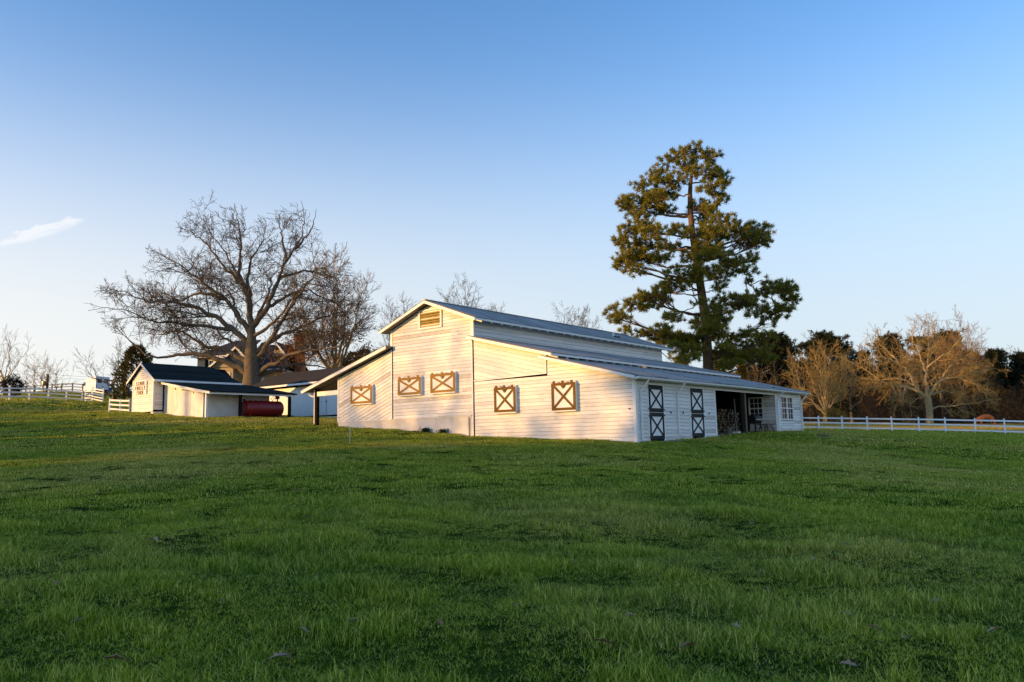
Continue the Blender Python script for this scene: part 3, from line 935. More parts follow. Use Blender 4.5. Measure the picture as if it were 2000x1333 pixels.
MB().tube([(.17 * math.cos(a), .05, .34 + .14 * math.sin(a)) for a in np.linspace(0, math.pi, 8)], .008, 5).build('handle', 'dark_metal', g)

# ------------------------------------------------------------------ small shed with lean-to
shed = thing('farm_shed', 'small white gabled shed on piers with dark roof, lean-to and sliding doors', 'shed', SHED, YAW)
def z_sh(x): return 3.90 - .66 * abs(x + 1.68)      # x in [-3.85, .48]
m = MB()
m.prism([(-3.24, .03, .3), (-.1, .03, .3), (-.1, .03, 2.62), (-1.68, .03, 3.75), (-3.24, .03, 2.62)], (0, 6.7, 0))
sbody = m.build('shed_wall', 'interior_dark', shed)
rb = random.Random(9)
siding(sbody, [(-3.18, .32), (-.14, .32), (-.14, z_sh(-.14) - .12), (-1.68, 3.72), (-3.18, z_sh(-3.18) - .12)], (0, .028, 0), XA, XB, XC, .155, rnd=rb)
siding(sbody, [(.1, .32), (.72, .32), (.72, 2.55), (.1, 2.55)], (-.098, 0, 0), YA, XB, NX, .155, rnd=rb)
trim('corner_board', (-3.26, -.01, .3), (-3.17, .03, 2.7), sbody); trim('corner_board', (-.15, -.01, .3), (-.07, .03, 2.64), sbody)
trim('corner_board', (-.095, .03, .3), (-.07, .11, 2.6), sbody)
trim('skirt_board', (-3.26, -.015, .2), (-.07, .03, .315), sbody)
for xx in (-3.1, -1.65, -.42):
    MB().box((xx - .14, .1, -.25), (xx + .22, .5, .19)).build('pier', 'white_concrete', shed)
MB().box((-.4, .45, -.3), (-.08, .8, .19)).build('pier', 'white_concrete', shed)


def shingled(parent, P0, ax, slope, w, L, rows, name='shingle_course', mname='shingle', seg=None):
    """courses of shingles from P0 (eave start) along ax, climbing slope vector of length L"""
    P0, ax, slope = Vector(P0), Vector(ax), Vector(slope)
    n = ax.cross(slope).normalized()
    if n.z < 0: n = -n
    for k in range(rows):
        a, b = slope * (L * k / rows - .02), slope * (L * (k + 1) / rows + .02)
        m = MB(); x = 0.0
        while x < w:
            x2 = min(w, x + random.uniform(.25, .36)) if seg else w
            t = random.uniform(.010, .02)
            p = [P0 + a + ax * x + n * t, P0 + a + ax * (x2 - .006) + n * t, P0 + b + ax * (x2 - .006) + n * .003, P0 + b + ax * x + n * .003]
            q = [P0 + a + ax * x, P0 + a + ax * (x2 - .006)]
            m.add(p + q, [(0, 1, 2, 3), (4, 5, 1, 0)]); x = x2
        m.build(name, mname, parent)


d = MB()
for s in (-1, 1):
    xe = -1.68 + s * 2.1
    d.prism([(-1.68, -.22, 3.88), (xe, -.22, z_sh(xe)), (xe, 6.95, z_sh(xe)), (-1.68, 6.95 - (1.35 if s > 0 else 1.35), 3.88)], (0, 0, -.1))
roof = d.build('roof', 'shingle', shed)
sl = Vector((-2.1, 0, 3.88 - z_sh(.42))).normalized()
shingled(roof, (.44, -.22, z_sh(.42) + .004), (0, 1, 0), sl, 5.8, math.hypot(2.1, 3.88 - z_sh(.42)), 13, seg=True)
MB().add([(.44, 5.58, z_sh(.42) + .006), (.44, 6.97, z_sh(.42) + .006), (-1.68, 5.58, 3.90)], [(0, 1, 2)]).build('hip_end', 'shingle', roof)
for s in (-1, 1):
    xe = -1.68 + s * 2.1
    m = MB(); a, b = Vector((-1.68, -.22, 3.9)), Vector((xe, -.22, z_sh(xe) + .01))
    m.prism([a, b, b - Vector((0, 0, .17)), a - Vector((0, 0, .17))], (0, -.03, 0)); m.build('rake_board', 'trim_paint', shed)
MB().box((.42, -.25, z_sh(.42) - .16), (.50, 6.97, z_sh(.42) - .005)).build('gutter', 'trim_paint', shed)
# lean-to: falls towards +x
def z_lt(x): return 2.44 - .16 * (x + .1)
m = MB(); m.prism([(-.06, .45, z_lt(-.06)), (6.85, .45, z_lt(6.85)), (6.85, 7.6, z_lt(6.85)), (-.06, 7.6, z_lt(-.06))], (0, 0, -.07))
lroof = m.build('lean_to_roof', 'shingle', shed)
sl = Vector((-6.9, 0, z_lt(-.06) - z_lt(6.85))).normalized()
shingled(lroof, (6.88, .44, z_lt(6.85) + .004), (0, 1, 0), sl, 7.18, 6.95, 18, seg=False)
MB().bar((-.0, .47, z_lt(0) - .13), (6.75, .47, z_lt(6.75) - .13), .05, .15).build('beam', 'trim_paint', shed)
MB().box((6.70, .5, z_lt(6.8) - .21), (6.76, 7.5, z_lt(6.8) - .07)).build('fascia', 'trim_paint', shed)
MB().box((5.95, .6, -1.0), (6.11, .76, z_lt(6.1) - .1)).build('post', 'trim_paint', shed)
for yy in (2.9, 7.05): MB().box((6.42, yy, -1.0), (6.6, yy + .18, z_lt(6.5) - .1)).build('post', 'dark_wood', shed)
m = MB()
m.prism([(-.08, .86, -.5), (5.5, .86, -1.0), (5.5, .86, z_lt(5.5) - .1), (-.08, .86, z_lt(0) - .1)], (0, .06, 0))
m.prism([(5.46, .93, -1.0), (5.46, 6.1, -1.0), (5.46, 6.1, z_lt(5.5) - .08), (5.46, .93, z_lt(5.5) - .08)], (-.06, 0, 0))
lw = m.build('lean_to_wall', 'interior_dark', shed)
def v_boards(parent, x0, x1, w, zlo, zhi, y, axis='x', mname='vertical_siding_paint', t=.022):
    x = x0
    while x < x1 - .05:
        e = min(x + w, x1); dt = random.uniform(-.004, .004)
        m = MB()
        if axis == 'x':
            m.prism([(x + .004, y, zlo(x)), (e - .004, y, zlo(e)), (e - .004, y, zhi(e)), (x + .004, y, zhi(x))], (0, -(t + dt), 0))
        else:
            m.prism([(y, x + .004, zlo(x)), (y, e - .004, zlo(e)), (y, e - .004, zhi(e)), (y, x + .004, zhi(x))], (t + dt, 0, 0))
        m.build('board', mname, parent); x = e
v_boards(lw, -.06, 1.0, .2, lambda x: -.4, lambda x: z_lt(x) - .22, .858)
v_boards(lw, 5.0, 5.52, .2, lambda x: -.9, lambda x: z_lt(x) - .22, .858)
v_boards(lw, .92, 6.1, .22, lambda x: -.95, lambda x: z_lt(5.5) - .1, 5.462, 'y')
sd = MB().box((.9, .79, -.42), (5.46, .80, z_lt(5.46) - .24)).build('sliding_door', 'interior_dark', shed)
v_boards(sd, .9, 3.12, .185, lambda x: -.16 - .07 * x, lambda x: z_lt(x) - .32, .788)
v_boards(sd, 3.14, 5.48, .195, lambda x: -.16 - .07 * x, lambda x: z_lt(x) - .34, .782)
MB().bar((.9, .76, z_lt(.9) - .27), (5.5, .76, z_lt(5.5) - .27), .05, .08).build('door_track', 'trim_paint', sd)
MB().box((2.55, .74, z_lt(2.8) - .38), (3.2, .765, z_lt(2.8) - .23)).build('door_hanger', 'bare_wood', sd)
for xx in (1.6, 4.1): MB().box((xx, .74, z_lt(xx) - .47), (xx + .12, .775, z_lt(xx) - .3)).build('door_hanger', 'bare_wood', sd)

# sign on the gable: three rows of cut letters on white slats
sg = thing('farm_sign', 'white wooden sign with three rows of brown cut-out letters on the shed gable', 'sign', tuple((Matrix.Translation(SHED) @ Matrix.Rotation(YAW, 4, 'Z')) @ Vector((-1.87, -.04, 1.5))), YAW)
for k in range(3): MB().box((-.88, -.04, .02 + k * .345), (.88, .0, .335 + k * .345)).build('slat', 'trim_paint', sg)
FONT = {'S': '111100111001111', 'I': '111010010010111', 'M': '101111111101101', 'O': '111101101101111', 'N': '111101101101101', 'F': '111100111100100', 'A': '111101111101101',
        'L': '100100100100111', 'Y': '101101111010010', 'R': '111101110101101', 'E': '111100110100111', 'D': '110101101101110', 'G': '111100101101111'}
for row, wd in enumerate(('SIMON', 'FAMILY', 'FARM')):
    zc = .73 - row * .345; cw_ = .058; lw_ = 3 * cw_ + .09; x = -lw_ * len(wd) / 2
    for ch in wd:
        m = MB()
        for r in range(5):
            for c in range(3):
                if FONT[ch][r * 3 + c] == '1':
                    m.box((x + c * cw_, -.056, zc + (4 - r) * .05), (x + (c + 1) * cw_, -.0405, zc + (5 - r) * .05))
        m.build('letter', 'shade_and_letter_brown', sg); x += lw_

# ------------------------------------------------------------------ red fuel tank under the lean-to
SH_M = Matrix.Translation(SHED) @ Matrix.Rotation(YAW, 4, 'Z')
tk = thing('fuel_tank', 'long dark red horizontal fuel tank on short legs under the lean-to eave', 'fuel tank', tuple(SH_M @ Vector((6.02, 5.12, -.50))), YAW + rad(90))
m = MB(); R_ = .57; xs = [-1.72, -1.70, -1.62, -1.60, 1.60, 1.68, 1.74, 1.77]; rs = [.30, .50, R_ - .02, R_, R_, R_ - .04, R_ - .16, .26]
m.tube([(x * .9, 0, .72) for x in xs], rs, 28); m.smooth = True
tb = m.build('tank_shell', 'red_enamel', tk)
for xx in (-1.2, 1.2):
    for yy in (-.3, .3): MB().bar((xx, yy * 1.1, -.1), (xx, yy, .3), .09, .09).build('leg', 'red_enamel', tk)
for xx in (-1.45, -1.0, -.55, -.1, .4): MB().tube([(xx, 0, 1.27), (xx, 0, 1.34)], .05, 8).build('bung', 'red_enamel', tk)
MB().tube([(-1.5, 0, 1.25), (-1.5, 0, 1.38)], .09, 8).build('filler_cap', 'dark_metal', tk)
pm = MB(); pm.tube([(1.3, 0, 1.25), (1.3, 0, 1.45)], .05, 8); pm.box((1.18, -.1, 1.45), (1.42, .1, 1.72)); pm.tube([(1.3, -.02, 1.72), (1.45, -.02, 1.86), (1.52, -.02, 1.84)], .075, 8)
pm.build('pump', 'red_enamel', tk)
MB().tube([(1.18, 0, 1.6), (.95, 0, 1.68), (.75, 0, 1.45), (.85, 0, 1.30), (1.05, 0, 1.55), (1.12, 0, 1.35)], .022, 6).build('hose', 'grey_steel', tk)
MB().box((1.36, -.06, 1.78), (1.5, .06, 1.95)).build('pump_handle', 'dark_metal', tk)

# ------------------------------------------------------------------ long white outbuilding behind
gar = thing('outbuilding', 'long white outbuilding with vertical siding and dark shingle roof behind the fuel tank', 'outbuilding', GAR, YAW)
gw = MB(); gw.box((-7.7, .05, -.5), (9.5, 6.0, 2.62)); gw.prism([(-7.7, .05, 2.62), (-7.7, 6.0, 2.62), (-7.7, 3.0, 4.1)], (.1, 0, 0))
gwo = gw.build('outbuilding_wall', 'interior_dark', gar)
v_boards(gwo, -7.7, 9.4, .24, lambda x: .12, lambda x: 2.6, .045, mname='trim_paint', t=.025)
MB().box((-7.7, -.03, -.35), (9.4, .045, .11)).build('foundation', 'dark_wood', gar)
gm = MB(); gm.prism([(-8.25, -.62, 2.86), (9.8, -.62, 2.86), (9.8, 3.0, 4.35), (-8.25, 3.0, 4.35)], (0, 0, -.1)); gm.prism([(-8.25, 6.6, 2.86), (9.8, 6.6, 2.86), (9.8, 3.0, 4.35), (-8.25, 3.0, 4.35)], (0, 0, -.1))
gro = gm.build('roof', 'brown_shingle', gar)
shingled(gro, (-8.25, -.63, 2.865), (1, 0, 0), Vector((0, 3.62, 1.49)).normalized(), 18.0, math.hypot(3.62, 1.49), 16, mname='brown_shingle')
MB().box((-8.27, -.66, 2.70), (9.8, -.6, 2.855)).build('fascia', 'trim_paint', gar)
MB().bar((-8.26, -.62, 2.78), (-8.26, 3.0, 4.27), .05, .15).build('rake_board', 'trim_paint', gar)

# ------------------------------------------------------------------ house beyond the oak
HP = at(380, 772, 92); hs = 92 / FPX * 1.0
hz0 = gz(HP.x, HP.y)
hou = thing('farmhouse', 'tan two-storey farmhouse with dark gabled roofs and brick chimney behind the big bare tree', 'house', (HP.x, HP.y, 0), rad(-4))
def hx(px): return (px - 380) * hs
def hz(py): return HP.z + (772 - py) * hs
HW = MB()
x0, x1, zt, zb = hx(384), hx(465), hz(697), hz(800)
HW.box((x0, 0, zb), (x1, 9, zt)); HW.build('house_wall', 'tan_siding', hou)
m = MB(); m.prism([(x0 - .5, -.5, zt), (x1 + 1, -.5, zt), (x1 + 1, 4.5, zt + 2.4), (x0 + 2.6, 4.5, zt + 2.4)], (0, 0, -.12)); m.prism([(x0 - .5, -.5, zt), (x0 + 2.6, 4.5, zt + 2.4), (x0 - .5, 9.5, zt)], (0, 0, -.12))
hr = m.build('roof', 'brown_shingle', hou)
MB().box((x0 - .55, -.58, zt - .2), (x1 + .6, -.5, zt + .02)).build('fascia', 'trim_paint', hou)
def hwin(px0, px1, py0, py1, y, shut=True):
    a, b, c, d_ = hx(px0), hx(px1), hz(py1), hz(py0)
    w = sash_window(hou, (a, y, c), XA, XC, b - a, d_ - c, 2, 4, name='window')
    if shut:
        for q in ((a - .42, a - .04), (b + .04, b + .42)): MB().box((q[0], y - .05, c), (q[1], y, d_)).build('shutter', 'dark_wood', hou)
hwin(407, 418, 704, 730, -.02); hwin(434, 446, 706, 730, -.02)
# middle gable bay
m = MB(); xa, xb, xc = hx(442), hx(508), hx(478); m.prism([(xa, -2.0, zb), (xb, -2.0, zb), (xb, -2.0, hz(722)), (xc, -2.0, hz(686)), (xa, -2.0, hz(722))], (0, 5, 0)); m.build('gable_wall', 'tan_siding', hou)
for q in (xa - .4, xb + .4):
    m = MB(); s = 1 if q > xc else -1
    m.prism([(xc, -2.4, hz(683)), (q, -2.4, hz(724)), (q, 4, hz(724)), (xc, 4, hz(683))], (0, 0, -.13)); r = m.build('roof', 'brown_shingle', hou)
    m = MB(); m.prism([(xc, -2.42, hz(683) + .02), (q, -2.42, hz(724) + .02), (q, -2.42, hz(724) - .28), (xc, -2.42, hz(683) - .28)], (0, -.05, 0)); m.build('rake_board', 'trim_paint', hou)
hwin(473, 479, 697, 706, -2.02, False)
# porch gable and porch wall
xa, xb, xc = hx(440), hx(486), hx(462)
m = MB(); m.prism([(xa, -3.6, hz(725)), (xb, -3.6, hz(725)), (xc, -3.6, hz(707))], (0, 2, 0)); m.build('gable_wall', 'tan_siding', hou)
for q in (xa - .3, xb + .3):
    m = MB(); m.prism([(xc, -3.9, hz(704)), (q, -3.9, hz(726)), (q, -1.9, hz(726)), (xc, -1.9, hz(704))], (0, 0, -.15)); m.build('roof', 'brown_shingle', hou)
    m = MB(); m.prism([(xc, -3.92, hz(704) + .02), (q, -3.92, hz(726) + .02), (q, -3.92, hz(726) - .24), (xc, -3.92, hz(704) - .24)], (0, -.05, 0)); m.build('rake_board', 'trim_paint', hou)
MB().box((hx(444), -3.5, zb), (hx(482), -1.9, hz(726))).build('porch_wall', 'tan_siding', hou)
hwin(472, 477, 735, 752, -3.52, False)
# right wing with the steep dark roof and the tan gable end
xa, xb = hx(496), hx(560); zt2 = hz(727)
MB().box((xa, -1.0, zb), (xb, 9, zt2)).build('house_wall', 'tan_siding', hou)
m = MB(); m.prism([(xa - .4, -1.6, zt2), (xb + .8, -1.6, zt2 - .3), (hx(545), 4.5, hz(668)), (hx(500), 4.5, hz(668))], (0, 0, -.15)); m.prism([(hx(500), 4.5, hz(668)), (hx(545), 4.5, hz(668)), (xb, 10, zt2), (xa, 10, zt2)], (0, 0, -.15)); m.build('roof', 'brown_shingle', hou)
MB().box((xa - .4, -1.68, zt2 - .22), (xb + .5, -1.6, zt2 - .05)).build('fascia', 'trim_paint', hou)
m = MB(); m.prism([(hx(528), 1.2, hz(697)), (hx(556), 1.2, hz(697)), (hx(534), 1.2, hz(671))], (0, 3.5, 0)); m.build('gable_wall', 'tan_siding', hou)
m = MB(); m.prism([(hx(534), .9, hz(669)), (hx(558), .9, hz(698)), (hx(558), 4.6, hz(698)), (hx(534), 4.6, hz(669))], (0, 0, -.14)); m.build('roof', 'brown_shingle', hou)
m = MB(); m.prism([(hx(534), .85, hz(669) + .02), (hx(558), .85, hz(698) + .02), (hx(558), .85, hz(698) - .25), (hx(534), .85, hz(669) - .25)], (0, -.05, 0)); m.build('rake_board', 'trim_paint', hou)
MB().tube([(hx(535), 1.17, hz(682)), (hx(535), 1.12, hz(682))], .25, 10).build('attic_vent', 'dark_wood', hou)
MB().box((hx(521), -1.06, zb), (hx(525), -.98, zt2)).build('corner_board', 'trim_paint', hou)
ch = MB().box((hx(561), 3, zb), (hx(577), 4.2, hz(652))).build('chimney', 'chimney_brick', hou)
MB().box((hx(560), 2.9, hz(653)), (hx(578), 4.3, hz(650))).build('chimney_cap', 'chimney_brick', ch)
zc = hz(652)
for r in range(16):
    for k in range(4):
        a = hx(561) + .02 + k * .235 + (r % 2) * .1
        MB().box((a, 2.975, zc - .3 - r * .2), (min(a + .21, hx(577)), 3.0, zc - .14 - r * .2)).build('brick', 'chimney_brick', ch)


# ------------------------------------------------------------------ fences
def rail_fence(name, label, pts, h, rails, mats='white_vinyl', pw=.13, rh=.14, group=None, cap=True, cat='fence'):
    """pts: ground points of the posts; each post and each rail length is a part"""
    base = Vector(pts[0]); f = thing(name, label, cat, base, 0, group)
    pm = MB(); pm.box((-pw / 2, -pw / 2, -.3), (pw / 2, pw / 2, h))
    if cap:
        a = pw * .62
        pm.add([(-a, -a, h), (a, -a, h), (a, a, h), (-a, a, h), (0, 0, h + .07)], [(0, 1, 4), (1, 2, 4), (2, 3, 4), (3, 0, 4), (3, 2, 1, 0)])
    pme = pm.mesh('post', mats)
    for i, p in enumerate(pts):
        q = Vector(p) - base
        nx = Vector(pts[min(i + 1, len(pts) - 1)]) - Vector(pts[max(i - 1, 0)])
        o = link('post', pme, f, q, (random.uniform(-.012, .012), random.uniform(-.012, .012), math.atan2(nx.y, nx.x)))
        if i:
            e = Vector(pts[i - 1]) - base; dirv = (q - e).normalized()
            for zz in rails:
                MB().bar(e + dirv * pw * .5 + Vector((0, 0, zz)), q - dirv * pw * .5 + Vector((0, 0, zz + random.uniform(-.012, .012))), .045, rh).build('rail', mats, f)
    return f


def gpt(px, py, Y):
    p = at(px, py, Y); return (p.x, p.y, gz(p.x, p.y))


# right paddock fence: posts measured along the picture, set on the ground
rp = [(1553, 838, 80.6), (1600, 841, 78.9), (1646, 842, 77.6), (1695, 843.5, 76.2), (1743, 844.5, 75), (1796, 846, 73.6), (1848, 847.5, 72.4), (1906, 848.5, 71.2), (1964, 850, 70), (2024, 852, 68.8), (2086, 854, 67.5), (2150, 856, 66)]
rail_fence('paddock_fence', 'white three-rail paddock fence to the right of the barn', [gpt(*p) for p in rp], 1.38, (.32, .78, 1.22))
lp = [(-62, 780, 68), (-22, 781, 71), (18, 782, 74.5), (57, 783, 78), (94, 784.5, 82), (129, 785.5, 86), (160, 787, 90.5)]
rail_fence('pasture_fence', 'white three-rail fence on the hill at the far left', [gpt(*p) for p in lp], 1.36, (.42, .82, 1.20))
sp = [(214, 804, 68), (235, 804, 66.5), (253.5, 808, 61.5)]
rail_fence('fence_stub', 'short white three-rail fence meeting the corner of the small shed', [gpt(*p) for p in sp], 1.16, (.30, .68, 1.04))
dp = [(20, 768, 118), (50, 767.5, 118), (68, 767, 117), (101, 767.5, 116), (120, 768, 115), (141, 769, 114), (161, 770, 112)]
rail_fence('board_fence', 'grey weathered board fence behind the white fence on the hill', [gpt(*p) for p in dp], 1.42, (.45, .88, 1.30), 'weathered_rail', pw=.14, cap=False)
# open white gate, seen end-on, with its own posts
gate = thing('pasture_gate', 'white five-bar gate standing open beside the fence end, near the white van', 'gate', gpt(166, 787, 90), 0)
p0, p1 = Vector(gpt(166, 787, 90)), Vector(gpt(201, 787, 84))
gv = p1 - p0
for t_, hh in ((0, 1.5), (.42, 1.75), (1, 1.55)):
    q = gv * t_; MB().box((q.x - .07, q.y - .07, q.z - .2), (q.x + .07, q.y + .07, q.z + hh)).build('post', 'white_vinyl', gate)
for k in range(5):
    MB().bar(Vector((0, 0, .28 + k * .25)), gv * .42 + Vector((0, 0, .30 + k * .25)), .05, .10).build('bar', 'white_vinyl', gate)
    MB().bar(gv * .42 + Vector((0, 0, .45 + k * .28)), gv + Vector((0, 0, .2 + k * .28)), .05, .12).build('bar', 'white_vinyl', gate)
MB().bar(Vector((0, .05, .3)), gv * .42 + Vector((0, .05, 1.3)), .04, .08).build('brace', 'white_vinyl', gate)

# ------------------------------------------------------------------ vehicles on the crest
VP = at(200, 769, 118); vz = gz(VP.x, VP.y)
VP = Vector((VP.x, VP.y, VP.z - .05))
van = thing('delivery_van', 'white high-roof van seen from behind on the crest of the hill', 'van', VP, rad(-43))
# local: x to the rear, length along -x ; built with rear at x=0
prof = [(0, .45), (0, 1.6), (-.08, 2.5), (-.25, 2.58), (-4.0, 2.52), (-4.5, 2.3), (-5.1, 1.6), (-5.9, 1.25), (-6.05, .95), (-6.05, .45)]
m = MB(); m.prism([(x, -.98, z) for x, z in prof], (0, 1.96, 0)); m.build('body', 'van_white', van)
for yy in (-1, 1): MB().box((.0, yy * .47 - .40, 1.02), (.012, yy * .47 + .40, 2.32)).build('rear_door', 'van_white', van)
for yy in (-1, 1): MB().box((.013, yy * .47 - .31, 1.62), (.02, yy * .47 + .31, 2.22)).build('rear_window', 'window_glass', van)
for yy in (-1, 1): MB().box((.0, yy * .9 - .06, .95), (.02, yy * .9 + .06, 1.35)).build('tail_light', 'tail_red', van)
MB().box((.0, -.9, .42), (.14, .9, .6)).build('bumper', 'dark_metal', van)
MB().box((.013, -.08, .95), (.03, .1, 1.1)).build('door_handle', 'dark_metal', van)
MB().box((-5.0, -1.0, 1.5), (-4.2, 1.0, 2.05)).build('side_window', 'window_glass', van)
for xx in (-1.2, -4.9):
    for yy in (-.9, .9): MB().tube([(xx, yy - .12, .36), (xx, yy + .12, .36)], .36, 16).build('wheel', 'rubber', van)
for yy in (-1.15, 1.15): MB().box((-4.75, yy - .1, 1.4), (-4.65, yy + .1, 1.75)).build('mirror', 'dark_metal', van)


def car(name, label, px, py, Y, rz, paint):
    P = at(px, py, Y); c = thing(name, label, 'car', P, rz, None)
    lo = [(2.15, .35), (2.2, .7), (2.05, .92), (1.0, .98), (-1.0, 1.0), (-2.1, .92), (-2.2, .6), (-2.15, .35)]
    m = MB(); m.prism([(x, -.86, z) for x, z in lo], (0, 1.72, 0)); m.build('body', paint, c)
    up = [(1.05, .99), (.35, 1.42), (-.9, 1.45), (-1.75, 1.0)]
    m = MB(); m.prism([(x, -.74, z) for x, z in up], (0, 1.48, 0)); m.build('cabin', 'window_glass', c)
    MB().box((-.95, -.72, 1.44), (.38, .72, 1.475)).build('roof', paint, c)
    for xx in (-1.35, 1.35):
        for yy in (-.78, .78): MB().tube([(xx, yy - .1, .32), (xx, yy + .1, .32)], .32, 16).build('wheel', 'rubber', c)
    for yy in (-.6, .6):
        MB().box((2.1, yy - .2, .66), (2.21, yy + .2, .8)).build('headlight', 'grey_steel', c)
        MB().box((-2.21, yy - .2, .66), (-2.1, yy + .2, .85)).build('tail_light', 'tail_red', c)
    return c


car('parked_car', 'dark blue car parked right beside the white van on the crest', 222, 777, 116, rad(-60), 'car_blue')
car('parked_car', 'dark grey car parked nearest the small white shed on the crest', 238, 778.5, 112, rad(-35), 'car_grey')

# ------------------------------------------------------------------ poles, wires, stakes
P = at(91.5, 770, 108); up_ = thing('utility_pole', 'dark utility pole with a transformer between the small bare trees', 'pole', P)
MB().tube([(0, 0, -.5), (0, 0, (770 - 731) / FPX * 108)], .17, 10).build('pole', 'utility_pole', up_)
MB().tube([(-.42, -.1, 1.15), (-.42, -.1, 1.75)], .26, 10).build('transformer', 'car_grey', up_)
wt = P + Vector((0, 0, 2.6))
for k, (dy, lb) in enumerate(((0, 'thin upper power wire sagging across the left sky'), (-.35, 'thin lower power wire sagging below the other one'))):
    a = at(91.5, 731 + k * 5, 108); b = at(262, 738 + k * 6, 128)
    mid = (a + b) / 2 - Vector((0, 0, .35))
    pts = [a.lerp(mid, t).lerp(mid.lerp(b, t), t) for t in np.linspace(0, 1, 14)]
    w = MB(); w.tube([p - a for p in pts], .012, 4)
    tag(w.build('power_wire', 'dark_metal', None, a), lb, 'wire')
P = Vector(gpt(637, 818, 61.5)); P = barn_pt(21.6, 17.5); P.z = gz(P.x, P.y)
_p = at(637, 817, 62); P = Vector((_p.x, _p.y, gz(_p.x, _p.y)))
fdr = thing('yard_feeder', 'slim metal pole with a round dark head before the white outbuilding', 'feeder', P)
MB().tube([(0, 0, -.2), (0, 0, 1.95)], .022, 6).build('pole', 'grey_steel', fdr)
MB().tube([(0, 0, 1.86), (0, 0, 1.95), (0, 0, 2.12), (0, 0, 2.2)], [.09, .19, .18, .07], 10).build('head', 'dark_metal', fdr)
MB().tube([(0, 0, 1.2), (0, 0, 1.32)], .05, 6).build('collar', 'dark_metal', fdr)
P = on_ground(683, 866, 20, 60)
stk = MB(); stk.tube([(0, 0, -.1), (.01, 0, .62)], .011, 5)
tag(stk.build('marker_stake', 'white_vinyl', None, P), 'thin white marker stake standing in the grass before the barn', 'stake')
P = on_ground(1608, 855, 20, 70)
bk_ = MB(); bk_.box((-.24, -.16, -.05), (.24, .16, .14))
tag(bk_.build('concrete_block', 'block_grey', None, P, (0, 0, .3)), 'grey block lying in the grass near the paddock fence', 'block')
P = at(652, 820, 60.5); P = Vector((P.x, P.y, gz(P.x, P.y)))
bk_ = MB(); bk_.bar((-1.2, 0, .06), (1.2, .3, .08), .25, .08)
tag(bk_.build('plank', 'trim_paint', None, P), 'white plank lying in the grass under the barn lean-to', 'plank')

# ------------------------------------------------------------------ trees
class Tubes:
    def __init__(s): s.b = {}

    def add(s, pts, r, sides):
        s.b.setdefault((len(pts), sides), []).append((pts, r))

    def arrays(s):
        Vs, Fs, off = [], [], 0
        for (n, sd), L in s.b.items():
            P = np.array([p for p, _ in L]); R = np.array([r for _, r in L])
            T = np.gradient(P, axis=1); T /= np.linalg.norm(T, axis=2, keepdims=True) + 1e-9
            mt = T.mean(1); ref = np.where(np.abs(mt[:, 2:3]) > .75, np.array([[1., .2, 0]]), np.array([[0, 0.1, 1.]]))
            E_ = np.cross(T, ref[:, None, :]); E_ /= np.linalg.norm(E_, axis=2, keepdims=True) + 1e-9
            G = np.cross(T, E_)
            a = np.arange(sd) / sd * 2 * np.pi
            V = P[:, :, None, :] + (E_[:, :, None, :] * np.cos(a)[None, None, :, None] + G[:, :, None, :] * np.sin(a)[None, None, :, None]) * R[:, :, None, None]
            K = len(L)
            k, i, j = np.meshgrid(np.arange(K), np.arange(n - 1), np.arange(sd), indexing='ij')
            b0 = k * n * sd + i * sd; j2 = (j + 1) % sd
            F = np.stack([b0 + j, b0 + sd + j, b0 + sd + j2, b0 + j2], -1).reshape(-1, 4)
            Vs.append(V.reshape(-1, 3)); Fs.append(F + off); off += K * n * sd
        return np.concatenate(Vs), np.concatenate(Fs)

    def mesh(s, name, m):
        V, F = s.arrays(); return np_mesh(name, V, F, m, True)


def nrm(v): return v / (np.linalg.norm(v) + 1e-9)


def wander(p, d, L, n, rng, jit, trop):
    pts = [p]; st = L / (n - 1)
    for _ in range(n - 1):
        d = nrm(d + rng.normal(0, jit, 3) + trop); p = p + d * st; pts.append(p)
    return np.array(pts)


def resample(pts, n):
    P = np.array(pts, float)
    t = np.concatenate([[0], np.cumsum(np.linalg.norm(np.diff(P, axis=0), axis=1))])
    q = np.linspace(0, t[-1], n)
    # smooth (Catmull-Rom like) by interpolating then light averaging
    R = np.stack([np.interp(q, t, P[:, k]) for k in range(3)], 1)
    for _ in range(2): R[1:-1] = .25 * R[:-2] + .5 * R[1:-1] + .25 * R[2:]
    return R


